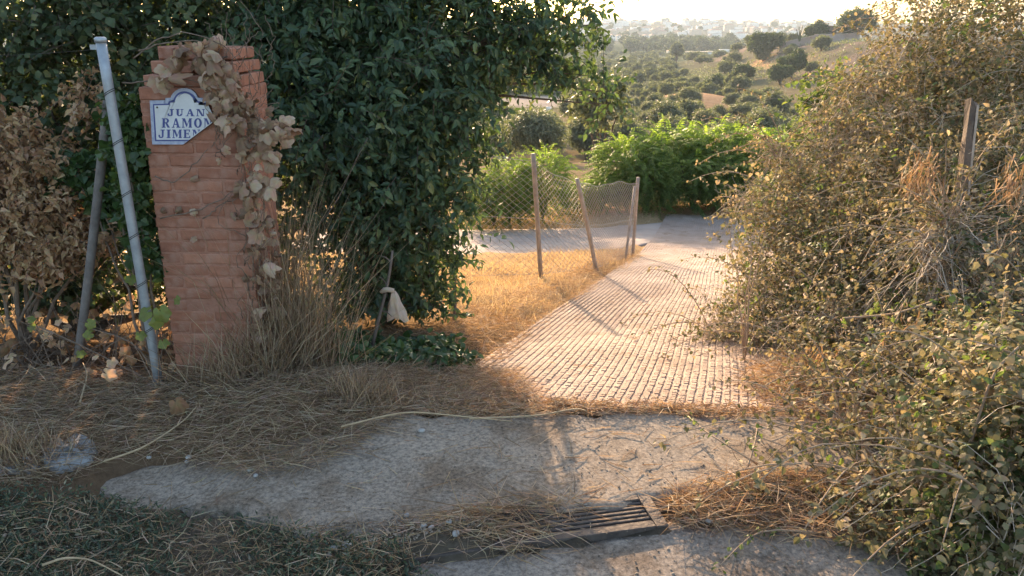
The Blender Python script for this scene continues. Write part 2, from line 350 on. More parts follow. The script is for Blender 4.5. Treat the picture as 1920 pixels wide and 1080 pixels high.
def spray(blobs, per_area, leaf_n, twig, droop=.3, rng=RNG, shell=.45, upn=.6):
    """leaf base points, axes, normals along random twigs inside ellipsoid blobs; also twig lines"""
    Ps, Ds, Ns, Tw = [], [], [], []
    for c, r in blobs:
        r = np.asarray(r, float)*np.ones(3); m = max(4, int(per_area*(r[0]*r[2])*4))
        u = rnd3(m, rng); f = rng.random(m)**shell
        f = f*(1+.18*np.sin(u[:, 0]*5+c[0]*9)*np.cos(u[:, 2]*6+c[2]*7))
        st = np.asarray(c)+u*r*f[:, None]
        d = nrm(u*.7+rnd3(m, rng)*.7+np.array([0, 0, -droop])); tl = twig*(.6+.8*rng.random(m))
        Tw.append(np.stack([st, st+d*tl[:, None]*.5, st+d*tl[:, None]+np.array([0, 0, -.1])*tl[:, None]], 1))
        t = (np.arange(leaf_n)+rng.random((m, leaf_n))*.6)/leaf_n
        base = st[:, None]+d[:, None]*(tl[:, None]*t)[..., None]
        side = nrm(np.cross(d, rnd3(m, rng)))[:, None]*np.where(np.arange(leaf_n) % 2, 1, -1)[None, :, None]
        ld = nrm(d[:, None]*.55+side*.8+rng.normal(size=(m, leaf_n, 3))*.3+np.array([0, 0, -droop*.8]))
        nn = nrm(np.array([0, 0, upn])+rng.normal(size=(m, leaf_n, 3))*.45+u[:, None]*.5)
        Ps.append(base.reshape(-1, 3)); Ds.append(ld.reshape(-1, 3)); Ns.append(nn.reshape(-1, 3))
    return np.concatenate(Ps), np.concatenate(Ds), np.concatenate(Ns), np.concatenate(Tw)
def crown(blobs, per_area, leaf_n, twig, L, W, shape='oval', droop=.3, rng=RNG, shell=.45, zmin=None, curl=.25, fold=.35, rpow=1.0, upn=.6, cl_f=2.2):
    p, d, n, tw = spray(blobs, per_area, leaf_n, twig, droop, rng, shell, upn)
    if zmin is not None:
        k = p[:, 2] > zmin(p[:, 0], p[:, 1]); p, d, n = p[k], d[k], n[k]
        k = tw[:, :, 2].min(1) > zmin(tw[:, 0, 0], tw[:, 0, 1]); tw = tw[k]
    m = len(p); s = .5+.9*rng.random(m); f = cl_f/max(L, .02)**.5
    cn = (np.sin(p[:, 0]*f+p[:, 2]*f*.7)+np.sin(p[:, 2]*f*1.3-p[:, 1]*f+1)+np.sin(p[:, 1]*f*.8+p[:, 0]*f*1.9+2))/3
    return leaves(p, d, n, L*s, W*s, np.clip(.72*rng.random(m)**rpow+.28*(.5+.6*cn), 0, 1), shape, fold, curl), tw
def in_poly(px_poly, n, z=0.0, rng=RNG):
    """n points spread evenly over the ground inside an outline"""
    q = np.array([G(x, y, z)[:2] for x, y in px_poly]) if len(px_poly[0]) == 2 else np.array([c[:2] for c in px_poly])
    lo, hi = q.min(0), q.max(0); out_ = np.zeros((0, 2))
    while len(out_) < n:
        c = lo+(hi-lo)*rng.random((n*2, 2)); out_ = np.concatenate([out_, c[inside(q, c[:, 0], c[:, 1])]])
    return out_[:n]

# ================================================================== SETTING
# ---- ground
def axis(fine, dense, mx, k):
    a_ = list(np.arange(0, dense, fine)); s = fine
    while a_[-1] < mx: s *= k; a_.append(a_[-1]+s)
    return np.array(a_)
ax = axis(.06, 3.4, 2600, 1.045); XS = np.concatenate([-ax[:0:-1], ax])
ay = axis(.06, 3.2, 3200, 1.026); by = axis(.12, 2.0, 60, 1.2); YS = np.concatenate([2.0-by[:0:-1], 2.0+ay])
GX, GY = np.meshgrid(XS, YS); GZ = height(GX, GY)
nx, ny = len(XS), len(YS); ii = np.arange(nx*ny).reshape(ny, nx)
F = np.stack([ii[:-1, :-1], ii[:-1, 1:], ii[1:, 1:], ii[1:, :-1]], -1).reshape(-1, 4)
me = make_mesh('ground', np.stack([GX, GY, GZ], -1).reshape(-1, 3), F, M['ground'], smooth=True)
def lerp(a_, b_, t): return a_*(1-t[..., None])+np.asarray(b_)*t[..., None]
cl = np.zeros(GX.shape+(3,))+np.array([.17, .115, .075])                                   # dark litter soil by the road
cl = lerp(cl, (.12, .10, .08), (1-sstep(2.3, 2.6, GY))*(GX < 3))                             # damp gutter soil
cl = lerp(cl, (.36, .25, .145), sstep(4.2, 6, GY))                                         # golden dry grass
cl = lerp(cl, (.17, .14, .092), sstep(17, 26, GY))
w1 = sstep(-.2, .5, wob(GX, GY, .05, 4))
cl = lerp(cl, (.23, .175, .12), w1*sstep(30, 60, GY)*(1-sstep(135, 180, GY)))
cl = lerp(cl, (.105, .11, .07), sstep(150, 200, GY))
cl = lerp(cl, (.13, .135, .08), sstep(.1, .6, wob(GX, GY, .031, 7))*sstep(90, 200, GY))
cl = lerp(cl, (.085, .10, .062), sstep(300, 420, GY))                                        # green valley floor
cl = lerp(cl, (.14, .15, .10), sstep(.2, .5, np.sin(GY*.16+.004*GX))*sstep(300, 420, GY)*(1-sstep(620, 660, GY)))
cl = lerp(cl, (.13, .125, .10), sstep(850, 1000, GY))
bk = sstep(48, 100, GX-.10*(GY-215))*sstep(120, 200, GY)*(1-sstep(330, 470, GY))
cl = lerp(cl, (.125, .115, .085), sstep(.02, .3, bk))
cl = lerp(cl, (.20, .155, .135), sstep(.3, .5, bk)*sstep(-.1, .4, wob(GX, GY, .09, 2)))
cl = lerp(cl, (.38, .25, .155), sstep(.42, .5, bk)*(1-sstep(.60, .68, bk))*sstep(205, 222, GY)*(1-sstep(262, 280, GY)))                     # orange dry bank
cl = lerp(cl, (.42, .27, .17), np.exp(-((GX-34)/9)**2-((GY-150)/16)**2)*.9)
fld = sstep(-6, 0, GX)*(1-sstep(15, 20, GX))*sstep(146, 152, GY)*(1-sstep(178, 186, GY))       # bare pale field
cl = lerp(cl, (.34, .295, .265), fld)
trk = np.exp(-((GY-(118+.25*(GX-20)))/2.2)**2)*sstep(12, 20, GX)                             # track across the slope
cl = lerp(cl, (.46, .33, .22), trk*.9)
at = me.color_attributes.new('soil', 'FLOAT_COLOR', 'POINT')
at.data.foreach_set('color', np.concatenate([cl, np.ones(GX.shape+(1,))], -1).astype(np.float32).ravel())
kind(link('ground', me), 'structure', 'dry ground falling away from the road to the valley')

def sheet(name, polyxy, zf, mat, thick, res=.05, label=None, jit=.0):
    """a slab cut from a grid inside an outline, with side walls, top following zf"""
    q = np.asarray(polyxy); lo, hi = q.min(0), q.max(0)
    xs = np.arange(lo[0], hi[0]+res, res); ys = np.arange(lo[1], hi[1]+res, res)
    X, Y = np.meshgrid((xs[:-1]+xs[1:])/2, (ys[:-1]+ys[1:])/2)
    keep = inside(q, X+.06*wob(X, Y, 9)*jit, Y+.06*wob(X, Y, 11, 3)*jit)
    VX, VY = np.meshgrid(xs, ys); idn = np.arange(VX.size).reshape(VX.shape)
    quads = np.stack([idn[:-1, :-1], idn[:-1, 1:], idn[1:, 1:], idn[1:, :-1]], -1)[keep]
    Vt = np.stack([VX, VY, zf(VX, VY)], -1).reshape(-1, 3)
    e = np.concatenate([quads[:, [0, 1]], quads[:, [1, 2]], quads[:, [2, 3]], quads[:, [3, 0]]])
    key = {}
    for a_, b_ in e.tolist(): key[(a_, b_)] = 1
    bd = np.array([(a_, b_) for (a_, b_) in key if (b_, a_) not in key])
    used = np.zeros(len(Vt), bool); used[bd.ravel()] = True
    # round the rim off and pull it toward the true outline
    for _ in range(2):
        nb = np.zeros((len(Vt), 3)); ct = np.zeros(len(Vt))
        for a_, b_ in ((0, 1), (1, 0)): np.add.at(nb, bd[:, a_], Vt[bd[:, b_]]); np.add.at(ct, bd[:, a_], 1)
        Vt[used, :2] = .4*Vt[used, :2]+.6*(nb[used]/ct[used][:, None])[:, :2]
    Vt[used, 2] -= thick*.12
    Vb = Vt.copy(); Vb[:, 2] -= thick
    n0 = len(Vt); side = np.stack([bd[:, 0], bd[:, 0]+n0, bd[:, 1]+n0, bd[:, 1]], -1)
    allV = np.concatenate([Vt, Vb]); Fq = np.concatenate([quads, side])
    u_, inv = np.unique(Fq.ravel(), return_inverse=True)
    o = link(name, make_mesh(name, allV[u_], inv.reshape(-1, 4), mat, smooth=True))
    return kind(o, 'structure', label)
# ---- entrance apron slab, road, ribbed ramp, pale lane
sheet('pavement', SLAB, lambda X, Y: .036-.034*sstep(-.9, -1.45, X)+.003*wob(X, Y, 6)+.0012*wob(X, Y, 17, 2), M['concrete'], .07, .022, 'worn grey concrete entrance apron', 1)
ROAD = [(-.30, 2.12), (.02, 2.20), (.45, 2.305), (1.2, 2.40), (3, 2.64), (9, 3.2), (9, -8), (-.9, -8), (-.62, 1.2)]
sheet('road', ROAD, lambda X, Y: 0*X+.012+.005*wob(X, Y, 4), M['road'], .035, .04, 'grey concrete road edge', 1)
ramp_top = lambda Y: prof(Y)+.012
nu, nv = 40, 130
uu = np.linspace(0, RW, nu); vv = np.linspace(0, 14.4, nv); U_, V_ = np.meshgrid(uu, vv)
RX = R0[0]+U_*PX[0]+V_*AX[0]; RY = R0[1]+U_*PX[1]+V_*AX[1]
# near edge squared up with the apron
nearY = 3.24+.02*RX
RY = np.where(V_ == 0, nearY, RY)
RZ = np.where(V_ == 0, ramp_top(nearY), ramp_top(RY))
ii = np.arange(nu*nv).reshape(nv, nu)
F = np.stack([ii[:-1, :-1], ii[:-1, 1:], ii[1:, 1:], ii[1:, :-1]], -1).reshape(-1, 4)
ramp = kind(link('ramp', make_mesh('ramp', np.stack([RX, RY, RZ], -1), F, M['ribbed'], smooth=True)), 'structure', 'pale ribbed concrete ramp running downhill')
# raised studs in long rows: truncated bars
def studs(v0, v1, pv, lv, pu=.042, wu=.0295, hgt=.0060):
    us = np.arange(.02, RW-.02, pu); vs = np.arange(v0, v1, pv); U_, V_ = np.meshgrid(us, vs)
    V_ = V_+((np.arange(len(us)) % 2)*.5*pv)[None]*0+.004*RNG.normal(size=V_.shape)
    U_ = U_+.0015*RNG.normal(size=U_.shape)+.01*np.sin(V_*1.7)
    U_, V_ = U_.ravel(), V_.ravel()
    x = R0[0]+U_*PX[0]+V_*AX[0]; y = R0[1]+U_*PX[1]+V_*AX[1]
    k = (y > 3.27+.02*x) & (RNG.random(len(x)) > .015)
    U_, V_ = U_[k], V_[k]; x, y = x[k], y[k]; wear = np.clip(.85+.40*wob(x, y, 1.7, 6)+.12*RNG.normal(size=len(x)), .15, 1.2)
    K = []
    for zz, sc in ((-.004, 1.0), (hgt, .62)):
        for a_, b_ in ((-1, -1), (1, -1), (1, 1), (-1, 1)):
            uu_ = U_+a_*wu*.5*(.74 if zz > 0 else 1); vv_ = V_+b_*lv*.5*(.84 if zz > 0 else 1)
            x = R0[0]+uu_*PX[0]+vv_*AX[0]; y = R0[1]+uu_*PX[1]+vv_*AX[1]
            K.append(np.stack([x, y, ramp_top(y)+(zz if zz < 0 else zz*wear)], -1))
    V = np.stack(K, 1); i = np.arange(len(U_))[:, None, None]*8
    F = i+np.array([(4, 5, 6, 7), (0, 1, 5, 4), (1, 2, 6, 5), (2, 3, 7, 6), (3, 0, 4, 7)])[None]
    return V.reshape(-1, 3), F.reshape(-1, 4)
g = Geo(); g.add(*studs(-.8, 5.2, .031, .027, hgt=.0082)); g.add(*studs(-.8, 5.2, .16, .172, hgt=.0052)); g.add(*studs(5.2, 14.2, .16, .168, hgt=.0075))
V, F, R = g.out(); o = link('rib_stud', make_mesh('rib_stud', V, F, M['ribbed']), ramp); o['kind'] = 'stuff'
sheet('lane', [(-4, 11.9), (.2, 11.6), (1.6, 12.4), (2.6, 13.6), (6.6, 14.6), (7.0, 16.6), (4.0, 16.4), (1.5, 15.4), (-4, 15.0)], lambda X, Y: prof(Y)+.002+.006*wob(X, Y, 3), M['lane'], .05, .12, 'pale bare lane at the foot of the ramp', 1)

# ================================================================== BRICK PILLAR
PY = 3.55; XL, XR = -1.685, -1.245; PW = XR-XL; PD = .44; Z0 = .02; CH = .0588; NC = 27
pil = thing('brick_pillar', 'leaning red brick gate pillar overgrown with dry vine, carrying a broken tile sign', 'pillar', ((XL+XR)/2, PY+PD/2, Z0))
def bmesh_brick(l, d, h):
    """brick with chamfered, slightly uneven edges"""
    c = .004; xs = [-l/2, -l/2+c, l/2-c, l/2]; K = []
    def ring(z, ins):
        a_, b_ = l/2-ins, d/2-ins; cc = .004
        return [(-a_+cc, -b_, z), (a_-cc, -b_, z), (a_, -b_+cc, z), (a_, b_-cc, z), (a_-cc, b_, z), (-a_+cc, b_, z), (-a_, b_-cc, z), (-a_, -b_+cc, z)]
    V = ring(-h/2, c)+ring(-h/2+c, 0)+ring(h/2-c, 0)+ring(h/2, c)
    V = np.array(V)+RNG.normal(size=(32, 3))*.0011
    q = []
    for r_ in range(3):
        for k in range(8): q.append((r_*8+k, r_*8+(k+1) % 8, (r_+1)*8+(k+1) % 8, (r_+1)*8+k))
    cap = np.array([list(range(7, -1, -1)), list(range(24, 32))])
    return make_mesh('brick', V, [np.array(q), cap], M['brick'])
bricks = {}
def brick_at(x0, x1, y0, y1, zc, h):
    key = (round(x1-x0, 2), round(y1-y0, 2), int(RNG.integers(0, 3)))
    if key not in bricks: bricks[key] = bmesh_brick(x1-x0, y1-y0, h)
    o = link('brick', bricks[key], pil, ((x0+x1)/2+RNG.normal()*.0018, (y0+y1)/2+RNG.normal()*.0014, zc+RNG.normal()*.0007))
    o.rotation_euler = (RNG.normal()*.004, RNG.normal()*.004, RNG.normal()*.006)
J = .009
for k in range(NC):
    zc = (k+.5)*CH; top = NC-1-k
    w = PW; off = 0
    if top == 0: w, off = PW*.74, .03
    elif top == 1: w, off = PW*.84, .022
    elif top == 2: w, off = PW*.93, .012
    elif k < 2: w = PW*1.0
    a_, b_ = -w/2+off, w/2+off; hd = PD/2*(w/PW)
    br = .105
    fr = hd-br
    def row(u0, u1, sh):
        L = u1-u0; cuts = [u0, (u0+u1)/2, u1] if sh else [u0, u0+L*.22, u0+L*.76, u1]
        return [(cuts[i]+(J/2 if i else 0), cuts[i+1]-(J/2 if i < len(cuts)-2 else 0)) for i in range(len(cuts)-1)]
    odd = k % 2
    for (c0, c1) in row(a_, b_, odd):
        brick_at(c0, c1, -hd, -hd+br, zc, CH-J); brick_at(c0, c1, hd-br, hd, zc, CH-J)
    for sx in (-1, 1):
        for (c0, c1) in row(-hd+br+J, hd-br-J, 1-odd):
            if sx < 0: brick_at(a_, a_+br, c0, c1, zc, CH-J)
            else: brick_at(b_-br, b_, c0, c1, zc, CH-J)
core = [box((0, 0, NC*CH*.445), (PW-.007, PD-.007, NC*CH*.89)), box((0, 0, NC*CH*.945), (PW*.66, PD*.62, NC*CH*.108))]
g = Geo(); [g.add(*c_) for c_ in core]; V, F, R = g.out(); link('mortar', make_mesh('mortar', V, F, M['mortar']), pil)
pil.rotation_euler[1] = math.radians(.7)

# ================================================================== TILE SIGN (broken, blue on white)
SY = PY-.014
def z7(x, y, Y=SY): return P(250+x/4.153, 60+y/4.153, Y)
def clip_poly(pts, a_, nrm2):
    out_ = []; n = len(pts)
    for i in range(n):
        p, q = np.array(pts[i], float), np.array(pts[(i+1) % n], float); dp, dq = (p-a_) @ nrm2, (q-a_) @ nrm2
        if dp >= 0: out_.append(tuple(p))
        if (dp >= 0) != (dq >= 0): t = dp/(dp-dq); out_.append(tuple(p+(q-p)*t))
    return out_
def arch(cx, cy, rx, ry, a0, a1, n=10): return [(cx+rx*math.cos(math.radians(a0+(a1-a0)*i/n)), cy-ry*math.sin(math.radians(a0+(a1-a0)*i/n))) for i in range(n+1)]
E0 = np.array([640., 690.]); E1 = np.array([385., 880.]); en = np.array([(E1-E0)[1], -(E1-E0)[0]]); en = en/np.linalg.norm(en)
if (np.array([300, 700])-E0) @ en < 0: en = -en
E2 = np.array([586., 575.]); en2 = np.array([-1., .46])
whole = [(147, 876), (127, 534), (249, 531), (250, 514), (288, 512)]+arch(395, 532, 107, 95, 168, 12, 14)+[(504, 512), (540, 514), (541, 531), (668, 534), (648, 876)]
def broken(pts, d=0.): return clip_poly(clip_poly(pts, E0+en*d, en), E2, en2)
outer = broken(whole)
def mirror(h): return h+[(794-x, y) for x, y in h[::-1]]
in_line = mirror([(168, 850), (152, 561), (275, 557), (276, 540), (311, 538)]+arch(397, 545, 86, 84, 168, 90, 8))
in_plate = mirror([(180, 839), (163, 572), (286, 568), (287, 551), (322, 549)]+arch(397, 553, 75, 76, 172, 90, 8))
sign = thing('street_sign', 'broken white ceramic tile sign with blue border and lettering on the brick pillar', 'sign', z7(380, 660, PY))
def extrude(name, pts, y0, y1, mat, parent, sub=None):
    f = np.array([z7(x, y, y0) for x, y in pts]); n = len(f); b_ = f.copy(); b_[:, 1] += y1-y0
    V = np.concatenate([f, b_]); i = np.arange(n)
    sides = np.stack([i, (i+1) % n, (i+1) % n+n, i+n], -1)
    import bmesh
    bm = bmesh.new(); vs = [bm.verts.new(Vector(v)-parent.location) for v in V]
    fc = bm.faces.new([vs[k] for k in i]); bm.faces.new([vs[k+n] for k in i[::-1]])
    for s in sides: bm.faces.new([vs[k] for k in s])
    bmesh.ops.triangulate(bm, faces=[x for x in bm.faces if len(x.verts) > 4]); bmesh.ops.recalc_face_normals(bm, faces=bm.faces)
    me = bpy.data.meshes.new(name); bm.to_mesh(me); bm.free(); me.materials.append(mat)
    return link(name, me, sub or parent)
extrude('backing', outer, SY, PY+.004, M['tile_edge'], sign)
extrude('border', broken(whole, 1.5), SY-.003, SY-.0005, M['tile_border'], sign)
extrude('border_line', broken(in_line, 2.5), SY-.0042, SY-.0032, M['tile_blue'], sign)
extrude('plate', broken(in_plate, 3), SY-.0056, SY-.0044, M['tile_white'], sign)
def R_(x0, y0, x1, y1): return [(x0, y0), (x1, y0), (x1, y1), (x0, y1)]
def ring_(cx, cy, rx, ry, ix, iy, a0=0, a1=360, n=16):
    o_ = arch(cx, cy, rx, ry, a0, a1, n); i_ = arch(cx, cy, ix, iy, a0, a1, n)
    return [[o_[k], o_[k+1], i_[k+1], i_[k]] for k in range(n)]
GL = {  # strokes in a unit box, y down; thick stems, thin joins, slab serifs
 'J': [R_(.52, 0, .80, .78), R_(.34, 0, .98, .10), [(.52, .78), (.80, .78), (.70, .94), (.45, 1), (.50, .86)], [(.50, .86), (.45, 1), (.15, .98), (.02, .80), (.22, .80)], R_(.0, .62, .24, .84)],
 'U': [R_(.10, 0, .36, .72), R_(.0, 0, .46, .09), R_(.70, 0, .80, .72), R_(.58, 0, .94, .09)]+ring_(.45, .68, .35, .32, .10, .20, 180, 360),
 'A': [[(.42, 0), (.60, 0), (.95, 1), (.66, 1)], [(.42, 0), (.50, .14), (.20, 1), (.10, 1)], R_(.24, .60, .72, .70), R_(0, .91, .32, 1), R_(.56, .91, 1.04, 1)],
 'N': [R_(.10, 0, .20, 1), R_(0, .91, .32, 1), R_(.0, 0, .30, .09), [(.10, 0), (.36, 0), (.88, 1), (.64, 1)], R_(.80, 0, .90, 1), R_(.68, 0, 1.0, .09)],
 'R': [R_(.10, 0, .36, 1), R_(0, 0, .5, .09), R_(0, .91, .46, 1)]+ring_(.48, .26, .38, .27, .14, .16, -90, 90, 10)+[[(.40, .48), (.62, .48), (.98, 1), (.70, 1)], R_(.36, .43, .52, .53)],
 'M': [R_(.08, 0, .17, 1), R_(0, .91, .27, 1), [(.08, 0), (.30, 0), (.56, .74), (.46, .94)], [(.46, .94), (.50, .74), (.74, 0), (.82, 0)], R_(.72, 0, .94, 1), R_(.66, .91, 1.0, 1), R_(.0, 0, .2, .09), R_(.76, 0, 1.0, .09)],
 'O': ring_(.5, .5, .48, .52, .20, .40, 0, 360, 24),
 'I': [R_(.22, 0, .78, 1), R_(0, 0, 1, .09), R_(0, .91, 1, 1)],
 'E': [R_(.10, 0, .38, 1), R_(0, 0, .88, .10), R_(0, .90, .92, 1), R_(.36, .44, .70, .54), R_(.78, 0, .90, .28), R_(.82, .72, .95, 1), R_(.62, .36, .71, .62)]}
def word(txt, x0, y0, x1, y1, ws, slope=0.0):
    tot = sum(ws)+.22*(len(ws)-1); k = (x1-x0)/tot; x = x0
    for ch, w in zip(txt, ws):
        g = Geo(); ok = False
        for j, q in enumerate(GL[ch]):
            pts = [(x+u*w*k, y0+v*(y1-y0)+slope*(x-x0)) for u, v in q]
            pts = clip_poly(pts, E0+en*9, en)
            if len(pts) < 3: continue
            f = np.array([z7(a_, b_, SY-.0064-.00004*j) for a_, b_ in pts]); n = len(f); b2 = f.copy(); b2[:, 1] += .001; i = np.arange(n)
            g.add(np.concatenate([f, b2]), [i[None], np.stack([i, (i+1) % n, (i+1) % n+n, i+n], -1)]); ok = True
        if ok: part_geo('letter', sign, g, M['tile_blue'])
        x += (w+.22)*k
word('JUAN', 266, 600, 556, 656, [.75, .95, 1.0, 1.0])
word('RAMON', 222, 672, 612, 745, [1.0, 1.0, 1.25, 1.0, 1.0])
word('JIMEN', 196, 760, 520, 826, [.8, .52, 1.2, .9, 1.0])
V, F = tubes([[z7(185, 587, SY-.0056), z7(185, 587, SY-.010)]], .0042, 10); part('screw', sign, V, F, M['darkwire'])
# faint arch line near the top of the plate
g = Geo(); pts = arch(415, 520, 66, 46, 160, 10, 12)
for i in range(len(pts)-1):
    V, F = tubes([[z7(*pts[i], SY-.0060), z7(*pts[i+1], SY-.0060)]], .0009, 4); g.add(V, F)
part_geo('arch_line', sign, g, M['tile_blue'])

# ================================================================== METAL POST AND RUSTY STAKE
a_, b_ = P(189, 78, 3.40), P(292, 680, 3.42); b_[2] = .0
mp = thing('metal_fence_post', 'leaning galvanised steel tube post left of the brick pillar', 'post', b_)
V, F = tubes([poly([b_, (a_+b_)/2, a_], 10)], .0215, 14); part('pole', mp, V, F, M['galv'], smooth=True)
dpole = nrm((a_-b_)[None])[0]
V, F = tubes([[a_-dpole*.004, a_+dpole*.014, a_+dpole*.019]], [[.025, .025, .017]], 14); part('cap', mp, V, F, M['galv'], smooth=True)
V, F = box(a_+np.array([-.032, 0, -.022]), (.03, .012, .02)); part('bracket', mp, V, F, M['galv'])
for t in (.13, .26, .40, .52, .66, .80):
    c_ = a_+(b_-a_)*t; an = np.linspace(0, 4*math.pi, 22)
    q = np.stack([c_[0]+.0235*np.cos(an), c_[1]+.0235*np.sin(an), c_[2]+np.linspace(-.006, .010, 22)+.012*np.cos(an)], 1)
    V, F = tubes([q], .0016, 4); part('tie_wire', mp, V, F, M['darkwire'])
a_, b_ = P(203, 185, 3.62), P(137, 660, 3.62); b_[2] = .02
st = thing('rusty_stake', 'dull brown stake leaning the other way behind the steel post', 'stake', b_)
V, F = tubes([poly([b_, (a_+b_)/2+np.array([.006, 0, 0]), a_], 9)], .021, 10); part('shaft', st, V, F, M['rusty'], smooth=True)
V, F = tubes([[a_, a_+(a_-b_)*.006]], [[.017, .012]], 10); part('tip', st, V, F, M['rusty'])
a_, b_ = P(-150, 100, 3.45), P(188, 92, 3.40)
o = link('fence_wire', make_mesh('fence_wire', *tubes([poly([a_, (a_+b_)/2+np.array([0, 0, -.02]), b_], 9)], .0008, 4), M['darkwire']))
tag(o, 'thin slack wire running left from the steel post top', 'wire')

# ================================================================== LEFT VEGETATION
def PB(lst): return [(P(x, y, Y), np.array([r*1.0, r*.85, r])) for x, y, Y, r in lst]
def limbs(base, tips, r0, n=9, rng=RNG, fork=.35):
    """trunk and limbs: one polyline to each tip sharing the lower part"""
    Q, R = [], []
    base = np.asarray(base, float)
    for tp in tips:
        tp = np.asarray(tp, float); mid = base+(tp-base)*fork; mid[:2] = base[:2]+(tp[:2]-base[:2])*fork*.45; mid += rng.normal(size=3)*.03
        q = poly([base, mid, (mid+tp)/2+rng.normal(size=3)*.05+np.array([0, 0, .05]), tp], n)
        q[1:-1] += rng.normal(size=(n-2, 3))*.012; Q.append(q); R.append(np.linspace(r0, r0*.16, n))
    return tubes(np.array(Q), np.array(R), 6)
def gz(off=.0): return lambda X, Y: height(X, Y)+off
# -- main broad leaved tree beside the gateway
blobs = PB([(520,110,5.0,.46),(640,50,5.2,.50),(590,240,4.7,.42),(720,190,5.0,.50),(800,110,5.3,.46),(880,60,5.6,.36),(805,270,5.1,.36),
 (725,370,4.9,.38),(788,420,5.1,.27),(640,420,4.8,.29),(700,520,5.0,.28),(610,560,4.8,.24),(768,540,5.2,.23),(850,190,5.5,.24),(860,320,5.3,.15),
 (945,75,5.6,.24),(1010,75,5.6,.17),(1050,30,5.6,.17),(985,110,5.6,.12),(1040,85,5.7,.10),(1080,105,5.7,.09),(1062,125,5.7,.07),(1102,142,5.7,.09),(1130,172,5.7,.08),(1145,195,5.7,.04),(1000,5,5.6,.17),
 (1095,10,5.7,.10),(1125,45,5.7,.03),(560,-80,5.2,.6),(750,-90,5.4,.55),(890,-60,5.6,.26),(700,300,5.8,.5),(780,480,5.6,.2),(620,200,5.8,.6),(858,430,5.2,.06),(822,500,5.2,.16),(835,590,5.1,.11)])
tb = P(720, 640, 5.15); tb[2] = height(tb[0], tb[1])
tree = thing('broadleaf_tree', 'dark green broad leaved tree overhanging the gateway beside the pillar', 'tree', tb)
HUB = P(790, 150, 5.4)
near_t = [b[0] for b in blobs if b[0][0] < -.35]; far_t = [b[0] for b in blobs if b[0][0] >= -.35]
V, F = limbs(tb, near_t+[HUB], .05); g = Geo(); g.add(V, F); V, F = limbs(HUB, far_t, .018, fork=.5); g.add(V, F); V, F, _r = g.out(); part('trunk', tree, V, F, M['bark'], smooth=True)
(lv, lf, lr), tw = crown(blobs, 350, 10, .25, .058, .0140, 'oval', .35, zmin=gz(.08), curl=.22)
part('crown', tree, lv, lf, M['privet'], lr)
V, F = tubes(tw[::3], np.array([[.0035, .0025, .0012]]), 3); kind(part('twigs', tree, V, F, M['bark']), 'stuff')
# -- hedge on the left and behind the pillar
blobs = PB([(60,50,4.7,.5),(200,30,4.8,.5),(330,20,5.0,.46),(430,60,5.1,.40),(90,190,4.6,.40),(230,240,4.5,.27),(250,430,4.4,.24),(120,430,4.8,.40),
 (190,570,4.6,.33),(50,600,4.6,.40),(-40,300,4.7,.45),(-80,100,4.7,.5),(390,300,4.9,.45),(420,500,4.9,.38),(330,600,4.7,.3),(100,-90,4.9,.55),(320,-80,5.0,.5),(520,560,4.8,.2),(480,430,5.0,.3),(-120,500,4.5,.5),(300,200,5.3,.6),(100,300,5.4,.7)])
hb = P(150, 640, 4.8); hb[2] = height(hb[0], hb[1])
hedge = thing('hedge_shrub', 'tall dark green hedge shrub behind the steel post and the pillar', 'shrub', hb)
V, F = limbs(hb, [b[0] for b in blobs], .035); part('stems', hedge, V, F, M['bark'], smooth=True)
(lv, lf, lr), tw = crown(blobs, 290, 8, .2, .050, .0165, 'bend', .2, zmin=gz(.15))
part('foliage', hedge, lv, lf, M['hedge'], lr)
V, F = tubes(tw[::2], np.array([[.003, .0022, .001]]), 3); kind(part('twigs', hedge, V, F, M['bark']), 'stuff')
for k_, lab_ in ((1, 'next dark hedge shrub along the road left of the pillar'), (2, 'farthest dark hedge shrub along the road to the left')):
    copy_tree(hedge, (hb[0]-2.3*k_, hb[1]+.15*k_, hb[2]), 0, 1.0, lab_, None, list(hedge.children))
# -- withered brown shrub at the left edge
blobs = PB([(50,320,3.95,.20),(100,400,3.9,.20),(30,430,3.9,.22),(130,450,3.95,.13),(20,260,4.0,.13),(150,190,4.2,.10),(-40,380,3.9,.25),(90,480,3.9,.12),(210,450,3.9,.06)])
db = P(50, 640, 4.0); db[2] = height(db[0], db[1])
dsh = thing('withered_shrub', 'withered shrub with curled tan leaves at the left edge', 'shrub', db)
V, F = limbs(db, [b[0] for b in blobs], .014); part('stems', dsh, V, F, M['twig'])
(lv, lf, lr), tw = crown(blobs, 760, 8, .14, .033, .012, 'oval', .2, curl=.7, fold=.9, rpow=.9)
part('foliage', dsh, lv, lf, M['dry'], lr)
V, F = tubes(tw, np.array([[.0022, .0016, .0008]]), 3); kind(part('twigs', dsh, V, F, M['twig']), 'stuff')
# -- green ivy round the steel post
blobs = PB([(236,215,3.62,.075),(245,280,3.6,.08),(250,345,3.6,.06),(262,400,3.6,.065),(270,460,3.58,.055),(285,490,3.58,.04),(125,320,4.0,.09),(180,330,4.0,.10),(210,380,4.0,.08)])
ib = P(290, 690, 3.6); ib[2] = height(ib[0], ib[1])
ivy = thing('climbing_ivy', 'green ivy climbing between the steel post and the pillar', 'ivy', ib)
V, F = limbs(ib, [b[0] for b in blobs], .009); part('stems', ivy, V, F, M['twig'])
(lv, lf, lr), tw = crown(blobs, 2600, 5, .07, .042, .019, 'oval', .4, curl=.15, upn=.2)
part('foliage', ivy, lv, lf, M['ivy'], lr)
